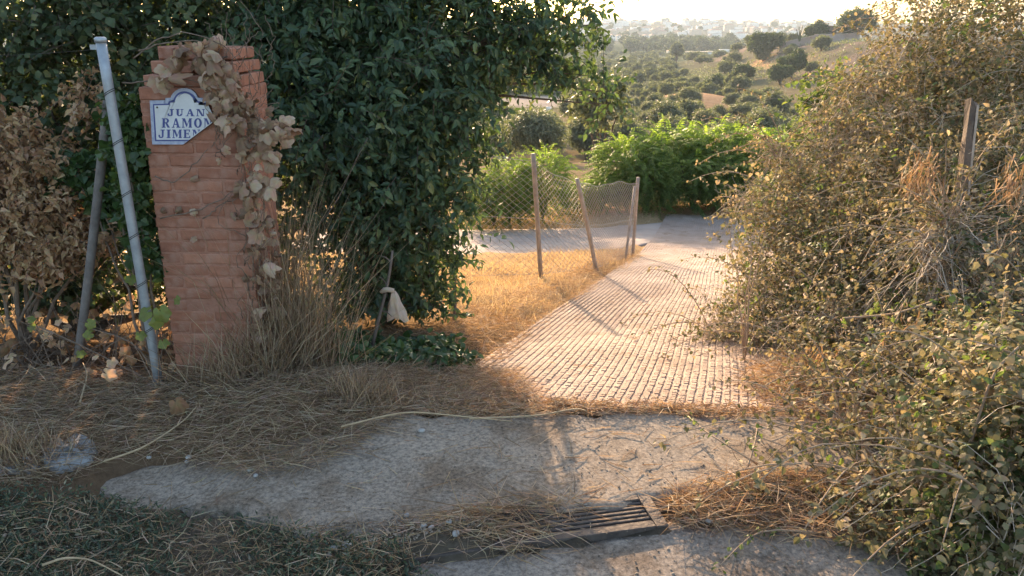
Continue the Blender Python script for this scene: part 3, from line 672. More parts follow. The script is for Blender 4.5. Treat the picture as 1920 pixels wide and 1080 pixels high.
# -- lobed leaf used for the vine
def lobed_leaf(seed, size, curl, mat, name='leaf'):
    r_ = np.random.default_rng(seed); n = 22; an = np.linspace(-math.pi*.93, math.pi*.93, n)
    rad = .62+.30*np.abs(np.cos(an*2.5))**.7*(1-.35*np.abs(an)/math.pi)+r_.normal(size=n)*.035
    x = np.sin(an)*rad; y = np.cos(an)*rad+.35
    def lift(x_, y_): return -curl*(.55*(x_**2)*(1+.6*np.sin(seed))+.35*(y_-.2)**2)+.12*np.sin(x_*5+seed)*np.cos(y_*4+seed*2)
    outer_ = np.stack([x, y, lift(x, y)], 1); mid_ = np.stack([x*.5, (y-.1)*.5+.1, lift(x*.5, y*.5)+.03], 1)
    c_ = np.array([[0, .15, .0]]); V = np.concatenate([c_, mid_, outer_])*size
    t = [(0, 1+i, 2+i) for i in range(n-1)]; q = [(1+i, 1+n+i, 2+n+i, 2+i) for i in range(n-1)]
    return make_mesh(name, V, [np.array(t), np.array(q)], mat, np.clip(r_.random()+r_.normal(size=len(V))*.06, 0, 1), True)
from mathutils import Quaternion, Matrix
def put_leaf(me, pos, nrmv, rot, sc, parent):
    o = link('leaf', me, parent, np.asarray(pos)-np.array(parent.location))
    q = Vector([float(v) for v in nrmv]).to_track_quat('Z', 'Y') @ Quaternion((0, 0, 1), rot)
    o.rotation_mode = 'QUATERNION'; o.rotation_quaternion = q; o.scale = (sc, sc, sc*random.uniform(.7, 1.5)); return o
VL = [lobed_leaf(s, .038, cu, M['dry_pale']) for s, cu in ((1, .8), (2, 1.4), (3, 2.0), (4, .5), (5, 2.4), (6, 1.2), (7, 3.0), (8, 1.7), (9, 2.6), (14, 1.0), (15, 2.2), (16, 1.5), (17, 3.2), (18, .7))]
vb = P(520, 700, 3.5); vb[2] = height(vb[0], vb[1])
vine = thing('dead_vine', 'dead climbing vine with large tan papery leaves draped over the brick pillar', 'vine', vb)
clus = [  # px, py, spread x, spread y, depth Y, count
 (380,95,36,12,3.50,13),(345,108,20,14,3.50,9),(306,145,16,6,3.50,5),(398,142,26,10,3.50,18),(412,168,16,12,3.50,9),(415,190,16,16,3.50,15),(425,222,14,16,3.50,9),
 (455,190,22,22,3.56,10),(475,225,30,20,3.56,12),(515,235,30,16,3.54,10),(530,258,22,14,3.52,9),(490,255,22,22,3.55,10),(460,280,15,25,3.54,9),
 (472,330,18,28,3.54,11),(500,345,16,20,3.52,7),(470,390,14,30,3.54,9),(482,430,12,25,3.54,6),(478,470,14,18,3.52,4),(495,520,10,30,3.52,7),(488,600,10,30,3.52,8),(498,440,10,40,3.60,12),(508,520,10,40,3.62,12),(512,600,9,30,3.62,9),(505,300,22,20,3.53,8),(465,360,12,20,3.52,8),
 (410,130,25,18,3.53,8),(310,130,14,8,3.51,2),(440,150,12,18,3.56,6),(365,85,40,8,3.56,6),(420,290,16,10,3.51,2)]
for cx, cy, sx, sy, Y, n in clus:
    for _ in range(n):
        pos = P(cx+RNG.normal()*sx*.62, cy+RNG.normal()*sy*.62, Y-abs(RNG.normal())*.022-.010)
        put_leaf(random.choice(VL), pos, nrm((np.array([.05, -1, .35])+RNG.normal(size=3)*.8)[None])[0], math.pi+RNG.normal()*1.0, .5+.8*RNG.random(), vine)
for (cx, cy) in ((366,447),(305,397),(330,399),(367,401),(432,398),(356,338),(462,520),(470,522),(500,570)):
    put_leaf(random.choice(VL), P(cx, cy, 3.525), nrm((np.array([.05, -1, .2])+RNG.normal(size=3)*.4)[None])[0], RNG.random()*6, .6, vine)
Q = []; Rr = []
for path in [[(300,410),(380,390),(440,360),(470,330)],[(290,330),(330,345),(370,300),(390,280)],[(470,640),(478,500),(465,380),(450,280),(440,200),(400,120),(330,80)],
             [(500,690),(490,560),(482,430),(470,330),(480,240),(530,230)],[(260,95),(320,75),(390,80),(430,120),(445,180)],[(230,155),(300,150),(360,148),(430,170)],
             [(380,410),(420,380),(455,370)],[(250,110),(300,70),(350,60),(410,75),(450,120)],[(470,560),(455,480),(470,420),(452,340)]]:
    Q.append(poly([P(x, y, 3.522+(.03 if x > 440 else 0)) for x, y in path], 16)); Rr.append(np.linspace(.0035, .0018, 16))
for _ in range(46):
    x0_, y0_ = 395+RNG.random()*110, 80+RNG.random()*520
    if x0_ < 440 and y0_ > 300: x0_ += 60
    Q.append(poly([P(x0_, y0_, 3.53), P(x0_+RNG.normal()*18, y0_-35+RNG.normal()*14, 3.505), P(x0_+RNG.normal()*26, y0_-80+RNG.normal()*22, 3.52)], 16)); Rr.append(np.linspace(.0022, .0011, 16))
Q = np.array(Q); Q[:, 1:-1] += RNG.normal(size=Q[:, 1:-1].shape)*.004
for q_, r_ in zip(Q, Rr): V, F = tubes([q_], r_[None], 5); part('stem', vine, V, F, M['twig'], smooth=True)
# -- yellow green vine leaves low by the post
GLf = [lobed_leaf(s, .055, cu, M['yellowgreen']) for s, cu in ((11, .3), (12, .6), (13, .4))]
gb = P(285, 640, 3.4); gb[2] = height(gb[0], gb[1])
gv = thing('young_vine', 'low vine with yellow green lobed leaves at the foot of the steel post', 'vine', gb)
for (cx, cy, s, Y) in ((278,585,.85,3.34),(300,582,.9,3.33),(295,600,.7,3.33),(262,625,.55,3.38),(165,605,.6,3.5),(170,625,.6,3.5),(60,610,.5,3.6),(55,600,.45,3.6),(150,660,.5,3.5),(305,640,.6,3.36),(245,520,.6,3.5),(330,560,.5,3.4)):
    put_leaf(random.choice(GLf), P(cx, cy, Y), nrm((np.array([0, -.8, .6])+RNG.normal(size=3)*.25)[None])[0], math.pi+RNG.normal()*.7, s, gv)
V, F = tubes(np.array([poly([gb, P(295, 620, 3.38), P(285, 590, 3.36)], 8), poly([gb, P(260, 640, 3.42), P(165, 615, 3.52)], 8), poly([gb, P(160, 650, 3.5), P(57, 606, 3.62)], 8)]), .003, 5)
part('stem', gv, V, F, M['twig'])
# -- fallen dry leaves under the hedge, counted ones
LIT = [lobed_leaf(s, .040, cu, M['dry']) for s, cu in ((21, .9), (22, 1.5), (23, .6))]
lt = thing('leaf_litter', 'drift of fallen brown lobed leaves below the hedge left of the pillar', 'leaves', (-1.9, 3.6, .08))
for _ in range(150):
    x, y = in_poly([(0, 620), (330, 600), (340, 720), (200, 740), (0, 730)], 1)[0]; h = height(x, y)+RNG.random()**2*.28
    put_leaf(random.choice(LIT), (x, y, h+.02), nrm((np.array([0, -.5, .8])+RNG.normal(size=3)*.5)[None])[0], RNG.random()*6, .45+.5*RNG.random(), lt)
for (cx, cy) in ((20,665),(25,690),(30,650),(240,590),(245,575),(160,575),(245,655),(240,680),(215,690),(335,768),(205,715),(245,690),(90,640)):
    q = G(cx, cy, .10); put_leaf(random.choice(LIT), q+np.array([0, -.02, .05]), nrm((np.array([0, -.8, .5])+RNG.normal(size=3)*.4)[None])[0], RNG.random()*6, .8+.5*RNG.random(), lt)
# -- dead twig tangle low left
g = Geo(); q0 = in_poly([(-60, 640), (330, 640), (340, 720), (-60, 740)], 240); n = len(q0)
st_ = np.stack([q0[:, 0], q0[:, 1], height(q0[:, 0], q0[:, 1])], 1); d = nrm(rnd3(n)+np.array([0, 0, .7])); L = .15+.4*RNG.random(n)
Q = np.stack([st_, st_+d*L[:, None]*.5+rnd3(n)*.03, st_+d*L[:, None]+rnd3(n)*.07+np.array([0, 0, -.08])], 1)
tt = thing('dead_twig_tangle', 'tangle of thin dead twigs under the hedge at the left', 'twigs', (-1.9, 3.6, .06))
V, F = tubes(Q, np.array([[.003, .0022, .001]]), 4); kind(part('twigs', tt, V, F, M['twig']), 'stuff')
# -- stick with snagged plastic bag, pale stem, grey post in the thicket
def stick(name, label, cat, a_, b_, r, mat, knob=True):
    t_ = thing(name, label, cat, a_)
    q = poly([a_, a_+(b_-a_)*.35+RNG.normal(size=3)*.012, a_+(b_-a_)*.7+RNG.normal(size=3)*.012, b_], 9)
    V, F = tubes([q], np.linspace(r, r*.6, 9)[None], 7); part('stem', t_, V, F, mat, smooth=True)
    if knob:
        for k in (3, 5, 7):
            e = q[k]+rnd3(1)[0]*.07; V, F = tubes([[q[k], (q[k]+e)/2+np.array([0, 0, .01]), e]], [[r*.4, r*.3, r*.15]], 5); part('side_twig', t_, V, F, mat)
    return t_
a_ = G(698, 650, .0); stick('dead_branch', 'pale bare stick leaning in the thicket behind the plastic bag', 'stick', a_, P(736, 470, a_[1]+.12), .011, M['oldwood'])
a_ = T(852, 600); stick('grey_post', 'slim grey stake at the right edge of the dark thicket', 'stake', a_, P(848, 440, a_[1]), .016, M['rusty'], False)
a_ = G(640, 640, .0); stick('dead_branch', 'long thin dry stalk rising right out of the dry grass clump', 'stick', P(600, 420, 4.2)*np.array([1, 1, 1]), P(690, 258, 4.25), .0035, M['oldwood'], False)
# bag: crumpled translucent sheet hanging from a snag
bp_ = P(738, 545, 4.05)
bag = thing('plastic_bag', 'crumpled pale plastic bag snagged on a stick under the tree', 'bag', bp_)
na, nb_ = 28, 9; g = Geo(); Vb = []
for j in range(nb_):
    t = j/(nb_-1)
    for i in range(na):
        an = 2*math.pi*i/na; rr_ = (.008+.046*t**.8)*(1+.22*math.sin(an*5+t*3)+.12*math.sin(an*9-t*6))
        Vb.append(bp_+np.array([rr_*math.cos(an)*1.0+.012*t-.02*t*t*math.sin(an), rr_*math.sin(an)*.55, -.165*t+(.018*math.sin(an*3+1) if j == nb_-1 else 0)]))
ii = np.arange(na*nb_).reshape(nb_, na); F = np.stack([ii[:-1], np.roll(ii[:-1], -1, 1), np.roll(ii[1:], -1, 1), ii[1:]], -1).reshape(-1, 4)
part('sheet', bag, np.array(Vb), F, M['bag'], np.repeat(RNG.random(nb_), na), True)
q = poly([bp_+np.array([-.07, .01, -.012]), bp_+np.array([-.04, -.005, .012]), bp_+np.array([0, 0, .0])], 7)
V, F = tubes([q], np.linspace(.014, .010, 7)[None], 8); V += np.sin(V*180)*.003; part('handle', bag, V, F, M['bag'], np.full(len(V), .6), True)
# -- tall dry grass clump right of the pillar
def tuft(base, n, h, w, spread, lean, mat, name, label, cat='grass clump', lean_dir=(0, 0)):
    t_ = thing(name, label, cat, base)
    p = np.zeros((n, 3)); p[:, :2] = np.asarray(base)[:2]+RNG.normal(size=(n, 2))*np.asarray(spread); p[:, 2] = height(p[:, 0], p[:, 1])-.01
    d = nrm(np.array([lean_dir[0], lean_dir[1], 1.0])+RNG.normal(size=(n, 3))*lean); L = h*(.45+.6*RNG.random(n))
    V, F, R = blades(p, d, L, w, RNG.random(n), .15+.5*RNG.random(n)**2)
    kind(part('blades', t_, V, F, mat, R), 'stuff'); return t_
b0 = G(525, 660, .08); tuft(b0, 620, 1.15, .0019, (.10, .07), .12, M['straw'], 'dry_grass_clump', 'tall dry grass clump standing against the right side of the pillar')
b0 = G(575, 670, .08); tuft(b0, 330, .95, .0019, (.09, .07), .18, M['straw'], 'dry_grass_clump', 'dry grass clump fanning right beside the tall clump by the pillar', lean_dir=(.15, 0))
b0 = G(420, 715, .07); tuft(b0, 260, .42, .0022, (.11, .05), .42, M['straw'], 'dry_grass_clump', 'low splayed dry grass in front of the pillar foot')
b0 = G(690, 740, .06); tuft(b0, 420, .24, .0018, (.10, .06), .4, M['straw'], 'dry_grass_clump', 'short dry grass tuft on the verge below the plastic bag')
b0 = G(40, 860, .05); tuft(b0, 420, .20, .0018, (.10, .05), .4, M['straw'], 'dry_grass_clump', 'short dry tuft in front of the broken cement at the left edge')
b0 = G(490, 700, .07); tuft(b0, 300, .55, .0022, (.07, .05), .35, M['straw'], 'dry_grass_clump', 'shaggy dry grass at the right corner of the pillar foot')

# ================================================================== RIGHT BRAMBLES
def bramble(name, label, lst, base, per=430, n_cane=40, green=.1, rng=np.random.default_rng(5), Lf=.028, stems=10):
    blobs = PB(lst); base = np.asarray(base, float); base[2] = height(base[0], base[1])
    t_ = thing(name, label, 'bramble', base)
    for nm, frac, mt in (('foliage', 1-green, M['bramble']), ('green_foliage', green, M['bramble_green'])):
        (lv, lf, lr), tw = crown(blobs, per*frac, 9, .20, Lf, Lf*.34, 'bend', .15, rng, shell=.40, zmin=gz(.02), curl=.3, upn=.9)
        part(nm, t_, lv, lf, mt, lr)
        if nm == 'foliage':
            V, F = tubes(tw[::3], np.array([[.0022, .0017, .0010]]), 3); kind(part('twigs', t_, V, F, M['cane']), 'stuff')
    Q = []
    for k in range(n_cane):
        c_, r_ = blobs[rng.integers(len(blobs))]; s = c_+rnd3(1, rng)[0]*r_*.5; u = rnd3(1, rng)[0]; u[2] = abs(u[2])*.6; u[1] -= .3; u[0] -= .2; u = nrm(u[None])[0]; l = (.35+.5*rng.random())
        q = np.stack([s+u*l*t+np.array([0, 0, .30])*l*(t-t*t*1.25)*2 for t in np.linspace(0, 1, 9)]); q[:, 2] = np.maximum(q[:, 2], height(q[:, 0], q[:, 1])+.01); Q.append(q)
    V, F = tubes(np.array(Q), np.linspace(.0042, .0016, 9)[None], 5); kind(part('canes', t_, V, F, M['cane'], smooth=True), 'stuff')
    m_ = n_cane*stems; cc = np.array([b_[0] for b_ in blobs]); cr2 = np.array([b_[1] for b_ in blobs]); pick = rng.integers(len(blobs), size=m_)
    s0 = cc[pick]+rnd3(m_, rng)*cr2[pick]*(.55+.45*rng.random(m_))[:, None]; dd = nrm(rng.normal(size=(m_, 3))*np.array([1, .6, 1])+np.array([0, -.3, .1])); ll_ = .12+.38*rng.random(m_)**1.5
    tq = np.linspace(0, 1, 6)[None, :, None]; Qd = s0[:, None]+dd[:, None]*ll_[:, None, None]*tq+np.array([0, 0, -.35])*ll_[:, None, None]*tq**2+rng.normal(size=(m_, 6, 3))*.006
    Qd[..., 2] = np.maximum(Qd[..., 2], height(Qd[..., 0], Qd[..., 1])+.01)
    V, F = tubes(Qd, np.linspace(.0019, .0010, 6)[None], 3); kind(part('dead_stems', t_, V, F, M['deadstem']), 'stuff')
    # small leaves along the arching canes
    Q = np.array(Q); s = Q[:, 2:, :].reshape(-1, 3); s = np.repeat(s, 4, 0)+rng.normal(size=(len(s)*4, 3))*.012; m_ = len(s)
    V, F, R = leaves(s, nrm(rnd3(m_, rng)+np.array([0, 0, -.2])), nrm(rnd3(m_, rng)*.5+np.array([0, 0, 1])), Lf*(.7+.6*rng.random(m_)), Lf*.36, rng.random(m_), 'oval')
    part('cane_leaves', t_, V, F, M['bramble'], R)
    return t_
bramble('bramble_thicket', 'highest brambles at the back right against the sky', [(1790,100,5.8,.66),(1700,140,5.8,.42),(1880,60,5.2,.75),(1600,205,5.9,.31),(1980,150,5.2,.9),(1572,275,6.0,.25),(1700,250,5.6,.55),(1850,240,5.2,.6),
  (1530,330,6.0,.30),(1600,350,5.6,.4)], P(1800, 420, 5.8), 300, 60, .10, stems=34)
bramble('bramble_thicket', 'sunlit brambles leaning over the far right side of the ramp', [(1490,400,5.7,.30),(1440,470,5.6,.25),(1560,440,5.2,.40),(1420,560,5.2,.24),(1500,560,4.9,.34),(1380,620,4.9,.13),(1600,530,4.7,.42),(1440,640,4.6,.16),
  (1350,640,4.9,.08),(1410,380,5.9,.13),(1460,300,6.2,.16)], P(1540, 650, 5.2), 660, 80, .20, stems=14)
bramble('bramble_thicket', 'dense brown brambles around the old wooden post', [(1720,430,4.6,.50),(1860,400,4.3,.50),(1780,560,4.1,.48),(1920,560,3.8,.5),(1650,620,4.1,.36),(1560,650,4.1,.30),(2000,400,4.2,.6),(1720,300,5.0,.4),(1780,430,3.88,.10),(1760,470,3.85,.14)], P(1800, 690, 4.4), 500, 80, .10, stems=20)
bramble('bramble_thicket', 'brambles spilling onto the apron at the lower right of the ramp', [(1740,740,3.3,.34),(1860,720,3.1,.38),(1620,760,3.4,.24),(1560,740,3.5,.17),(1660,850,2.9,.18),(1770,860,2.7,.24),(1570,840,2.95,.11),(2000,780,3.0,.5)], P(1800, 830, 3.2), 850, 80, .14, stems=14)
bramble('bramble_thicket', 'nearest brambles with fresh green leaves in the bottom right corner', [(1880,880,2.25,.24),(1930,760,2.35,.26),(1800,950,2.2,.13),(1900,1000,1.95,.14),(1700,930,2.4,.10),(2020,900,2.1,.4),(1640,900,2.55,.08)], P(1930, 1040, 2.2), 1300, 45, .25)
# ground trailers of bramble leaves across the apron and gutter
blobs = PB([(1500,860,2.85,.04),(1440,930,2.5,.05),(1560,960,2.4,.07),(1640,1010,2.2,.06),(1750,1030,2.1,.07),(1530,900,2.7,.07)])
tb = G(1560, 940, 0); tr = thing('bramble_runner', 'low bramble runners trailing over the drain end and apron edge', 'bramble', tb)
(lv, lf, lr), tw = crown(blobs, 3200, 6, .08, .024, .009, 'oval', .2, zmin=gz(.01)); part('foliage', tr, lv, lf, M['bramble'], lr)
Q = [poly([G(1420,870,.07), G(1370,840,.14), G(1310,800,.10), G(1290,780,.08)], 9), poly([G(1400,880,.07), G(1415,835,.12), G(1420,800,.13)], 9), poly([G(1560,1000,.03), G(1420,990,.06), G(1350,1060,.03)], 9),
     poly([G(1620,830,.1), G(1560,800,.2), G(1530,800,.22), G(1500,850,.08)], 9), poly([G(1680,1010,.05), G(1685,1060,.03), G(1740,1070,.05)], 9)]
for q in Q: V, F = tubes([q], np.linspace(.0042, .002, 9)[None], 5); part('cane', tr, V, F, M['cane'], smooth=True)
s = np.array(Q)[:, 3:].reshape(-1, 3); s = np.repeat(s, 3, 0)+RNG.normal(size=(len(s)*3, 3))*.008
V, F, R = leaves(s, rnd3(len(s)), nrm(rnd3(len(s))*.4+np.array([0, 0, 1])), .024, .008, RNG.random(len(s)), 'oval'); part('cane_leaves', tr, V, F, M['bramble_green'], R)
# long arching canes
for pts, Y0, lab in (([(1580,597),(1680,590),(1760,560),(1850,535),(1930,520)], 3.55, 'long bare bramble cane arching across the thicket below the wooden post'),
                     ([(1700,990),(1790,930),(1860,700),(1910,650)], 2.15, 'upright pale bramble cane in the bottom right corner'),
                     ([(1520,790),(1600,690),(1660,640),(1700,560)], 3.3, 'slanting dry cane at the ramp side of the thicket')):
    q = poly([P(x, y, Y0) for x, y in pts], 18); t_ = thing('bramble_cane', lab, 'cane', q[0])
    V, F = tubes([q], np.linspace(.0060, .003, 18)[None], 6); part('stem', t_, V, F, M['cane'], smooth=True)
    s = np.repeat(q[::2], 3, 0)+RNG.normal(size=(len(q[::2])*3, 3))*.012
    V, F, R = leaves(s, rnd3(len(s)), rnd3(len(s)), .03, .011, RNG.random(len(s)), 'oval'); part('cane_leaves', t_, V, F, M['bramble_green'], R)
# wooden post among the brambles
a_, b_ = P(1822, 196, 4.08), P(1785, 620, 4.12); b_[2] = height(b_[0], b_[1])
wp = thing('wooden_post', 'old split wooden post leaning among the brambles', 'post', b_)
t = np.linspace(0, 1, 12); q = b_+(a_-b_)*t[:, None]; K = []
for i in range(12):
    for (dx, dy) in ((-.024, -.022), (.004, -.030), (.026, -.014), (.022, .026), (-.022, .026)):
        K.append(q[i]+np.array([dx+RNG.normal()*.003, dy+RNG.normal()*.003, (RNG.normal()*.02 if i == 11 else 0)]))
ii = np.arange(60).reshape(12, 5); F = np.stack([ii[:-1], np.roll(ii[:-1], -1, 1), np.roll(ii[1:], -1, 1), ii[1:]], -1).reshape(-1, 4)
part('shaft', wp, np.array(K), [F, ii[-1][None]], M['oldwood'])
K = []
for i in range(12):
    for (dx, dy) in ((.008, -.033), (.020, -.032), (.020, -.020), (.008, -.0285)): K.append(q[i]+np.array([dx, dy, 0]))
ii = np.arange(48).reshape(12, 4); F = np.stack([ii[:-1], np.roll(ii[:-1], -1, 1), np.roll(ii[1:], -1, 1), ii[1:]], -1).reshape(-1, 4)
part('split_face', wp, np.array(K), F, solid_mat('bare_wood', (.36, .29, .24), (.50, .42, .35), 9, .85, .3))
# hanging dead grass bunches in the thicket
def hang(px, py, Y, n, L, sx, label):
    b0 = P(px, py, Y); t_ = thing('dead_grass_bunch', label, 'dead grass', b0)
    p = b0+RNG.normal(size=(n, 3))*np.array([sx, .05, .06]); d = nrm(np.array([-.15, -.15, -1])+RNG.normal(size=(n, 3))*.35)
    V, F, R = blades(p, d, L*(.5+.7*RNG.random(n)), .0035, RNG.random(n), .3+.4*RNG.random(n)); kind(part('blades', t_, V, F, M['straw'], R), 'stuff')
hang(1728, 320, 4.0, 130, .10, .04, 'hanging bunch of orange dead grass just left of the wooden post')
hang(1905, 335, 3.6, 100, .10, .03, 'hanging dead grass bunch at the right edge of the photo')
hang(1880, 480, 3.5, 110, .12, .07, 'dead grass strands below the bunch at the right edge')
hang(1810, 640, 3.3, 200, .12, .14, 'dead grass strands deep in the brambles below the long cane')
hang(1540, 690, 3.6, 160, .12, .07, 'dry grass mixed into the brambles on the ramp side')
# green creeper and upright shrub on the far side
blobs = PB([(1520,170,6.6,.14),(1545,200,6.5,.15),(1500,240,6.5,.12),(1560,150,6.6,.12),(1440,350,6.4,.10),(1430,410,6.2,.07),(1480,280,6.4,.08)])
b0 = P(1500, 450, 6.5); b0[2] = height(b0[0], b0[1]); cr = thing('green_creeper', 'glossy green creeper on the left flank of the brambles', 'creeper', b0)
V, F = limbs(b0, [b[0] for b in blobs], .012); part('stems', cr, V, F, M['twig'])
(lv, lf, lr), tw = crown(blobs, 420, 6, .12, .045, .018, 'oval', .3, upn=.2); part('foliage', cr, lv, lf, M['bramble_green'], lr)
b0 = G(1300, 690, -.25); b0 = T(1395, 690)
sp_ = thing('sapling', 'thin leggy sapling in front of the brambles over the ramp', 'sapling', b0)
tips = [P(1412, 330, b0[1]+.2), P(1340, 345, b0[1]+.2), P(1360, 400, b0[1]+.1), P(1440, 360, b0[1]+.1), P(1380, 470, b0[1])]
V, F = limbs(b0, tips, .0045, fork=.55); part('stems', sp_, V, F, M['cane'], smooth=True)
(lv, lf, lr), tw = crown([(t_, .07) for t_ in tips]+[(b0+(tips[0]-b0)*.75, .08)], 330, 5, .11, .028, .010, 'oval', .2); part('foliage', sp_, lv, lf, M['bramble'], lr)

# ================================================================== CHAIN LINK FENCE
post_px = [((1000, 295), (1015, 520)), ((1083, 340), (1121, 508)), ((1196, 337), (1186, 482))]
bases = [T(*b) for a_, b in post_px]
tops = []
for (a_, b_), bs in zip(post_px, bases): tops.append(P(a_[0], a_[1], bs[1]))
left_b = bases[0]+np.array([-1.9, -1.0, 0]); left_b[2] = height(left_b[0], left_b[1]); left_t = left_b+np.array([-.05, 0, 1.45])
fence = thing('chain_link_fence', 'sagging chain link fence on crooked posts left of the ramp', 'fence', bases[1])
for bs, tp, r in [(left_b, left_t, .028)]+[(b_, t_, .026) for b_, t_ in zip(bases, tops)]:
    V, F = tubes([poly([bs-np.array([0, 0, .1]), (bs+tp)/2, tp+(tp-bs)*.03], 7)], r, 8); part('post', fence, V, F, M['postwood'], smooth=True)
e = T(1172, 492); V, F = tubes([poly([e, (e+P(1190, 350, bases[2][1]-.1))/2, P(1190, 350, bases[2][1]-.1)], 5)], .020, 7); part('brace', fence, V, F, M['postwood'], smooth=True)
FB = np.array([left_b, bases[0], bases[1], bases[2]]); FT = np.array([left_t, tops[0], tops[1], tops[2]]); FT[:, 2] -= .05
FB = FB+np.array([0, .03, .03]); FT = FT+np.array([0, .03, 0])
seg = np.concatenate([[0], np.cumsum(np.linalg.norm(np.diff(FB[:, :2], axis=0), axis=1))]); FL = seg[-1]
def fpt(u, v):
    b_ = np.stack([np.interp(u, seg, FB[:, i]) for i in range(3)], -1); t_ = np.stack([np.interp(u, seg, FT[:, i]) for i in range(3)], -1)
    sag = .02*np.sin(u*4.1)*v+.012*np.sin(u*9)
    p = b_+(t_-b_)*v[..., None]; p[..., 1] += .03*np.sin(u*3.3+v*4)*v; p[..., 2] += sag*v*.8; return p
pit = .05; nw = int(FL/pit); nk = 37
u = (np.arange(nw)[:, None]+.5)*pit+np.where((np.arange(nk)[None]+np.arange(nw)[:, None]) % 2, .5, -.5)*pit; v = np.broadcast_to(np.linspace(0, 1, nk), u.shape)
V, F = tubes(fpt(np.clip(u, 0, FL), v), .0030, 3); kind(part('mesh', fence, V, F, M['wire']), 'stuff')
ul = np.linspace(0, FL, 60)
for vv_ in (0.0, .5, 1.0):
    V, F = tubes([fpt(ul, np.full(60, vv_))], .0026, 4); part('line_wire', fence, V, F, M['wire'])

# ================================================================== STRAW, GRASS, WEEDS (uncountable)
LE = lambda v, off: (R0[0]+v*AX[0]+off*PX[0], R0[1]+v*AX[1]+off*PX[1])
def straw(name, label, polypx, n, L, z=.05, mat='straw', flat=.12, wd=.0016, lift=.03, clump=0):
    q = in_poly(polypx, n, z)
    if clump:
        k = wob(q[:, 0], q[:, 1], clump, 5) > RNG.normal(size=n)*.35-.2; q = q[k]; n = len(q)
    zz = height(q[:, 0], q[:, 1]); sl_ = inside(SLAB, q[:, 0], q[:, 1]); zz = np.where(sl_, .040, zz)
    u_, v_ = ramp_uv(q[:, 0], q[:, 1]); on = (u_ > 0) & (u_ < RW+.3) & (q[:, 1] > 3.14); zz = np.where(on, ramp_top(q[:, 1])+.008, zz)
    zz = np.where(road_mask(q[:, 0], q[:, 1]), .015, np.maximum(zz, np.where(q[:, 1] < 3, .008, -99)))
    p = np.stack([q[:, 0], q[:, 1], zz+RNG.random(n)**2*lift], 1)
    d = RNG.normal(size=(n, 3)); d[:, 2] = np.abs(d[:, 2])*flat; d[:, 0] *= 1.5
    V, F, R = blades(p, nrm(d), L*(.3+.9*RNG.random(n)), wd, RNG.random(n), .12+.3*RNG.random(n)**2)
    o = link(name, make_mesh(name, V, F, M[mat], R)); o['kind'] = 'stuff'; o['label'] = label; o['category'] = 'straw'; return o
straw('straw', 'mown straw strewn over the verge in front of the pillar', [(-250,700),(340,690),(500,690),(760,640),(960,640),(1010,715),(800,745),(745,785),(640,850),(560,880),(440,885),(330,850),(210,850),(130,900),(-250,930)], 19000, .17, lift=.045, wd=.0013)
straw('straw', 'rusty litter ridge at the near edge of the ramp', [(1010,752),(1130,760),(1300,764),(1540,772),(1600,790),(1300,778),(1100,772)], 2600, .08, .03, lift=.04, flat=.3)
straw('straw', 'loose straw band along the joint between apron and ramp', [(700,775),(820,735),(1010,735),(1130,765),(1300,768),(1540,775),(1620,790),(1540,790),(1300,782),(1100,778),(900,790)], 3600, .10, .03, lift=.035, flat=.16)
straw('straw', 'straw heaped over the left end of the drain', [(835,1000),(890,962),(1000,952),(1080,945),(1110,975),(1030,1005),(1000,1040),(900,1040),(850,1025)], 750, .19, .02, lift=.045, flat=.10)
straw('straw', 'broken straw bits on the gutter soil left of the drain', [(540,1000),(740,992),(880,972),(900,1000),(840,1060),(700,1090),(600,1050)], 420, .08, .01, lift=.02, flat=.2)
straw('straw', 'reddish dry litter under the brambles beside the drain', [(1230,940),(1380,905),(1500,890),(1700,900),(1960,980),(1960,1100),(1750,1060),(1560,1010),(1380,1000),(1260,985)], 5200, .14, .02, lift=.05, flat=.3)
straw('straw', 'rusty dry litter at the lower right edge of the ramp', [(1440,770),(1380,700),(1440,640),(1700,700),(1760,800),(1620,830),(1520,800)], 3800, .12, .0, lift=.10, flat=.5)
straw('straw', 'stray dry stems and leaf bits on the ramp', [(*LE(v_, o_), 0) for v_, o_ in ((0, .1), (8, .1), (8, 2.4), (0, 2.4))], 420, .06, lift=.01, flat=.1)
straw('straw', 'loose straw scattered thinly on the apron', [(220,900),(500,850),(760,790),(1500,790),(1400,890),(900,950),(600,980),(300,930)], 220, .14, .05, lift=.01, flat=.03)
straw('straw', 'brown litter spilling over the left edge of the ramp', [(*LE(v_, o_), 0) for v_, o_ in ((-.1, -.9), (-.05, .30), (.5, .14), (1.2, .16), (2.2, .04), (4, .08), (6, .02), (8.6, .08), (8.6, -.3), (4, -.4), (2, -.7), (.8, -.9))], 9000, .12, lift=.06, flat=.4)
# a few long thick stalks lying on the verge
for i, pts in enumerate([[(195,865),(270,840),(345,790),(370,760)], [(880,785),(1010,780),(1080,765),(1100,770)], [(640,800),(760,770),(860,780),(960,790)], [(150,755),(165,700),(155,680)], [(80,1060),(120,1045),(170,1048),(230,1080)]]):
    q = poly([G(x, y, .09+.02*(k % 2)) for k, (x, y) in enumerate(pts)], 14); t_ = thing('straw_stalk', ['long curved pale stalk lying on the left verge', 'pale curved stalk lying along the ramp joint', 'long flat stalk on the verge edge above the apron', 'upright broken dry stalk at the left verge', 'pale curved grass stem over the green weeds'][i], 'stalk', q[0])
    V, F = tubes([q], np.linspace(.0045, .002, 14)[None], 6); part('stem', t_, V, F, M['straw'] if False else solid_mat('stalk', (.34, .24, .14), (.50, .38, .24), 20, .8, .2), smooth=True)
    for k in (4, 8, 13): V, F, R = blades(q[[k]], rnd3(1), .06, .002, RNG.random(1)); part('side_blade', t_, V, F, M['straw'], R)
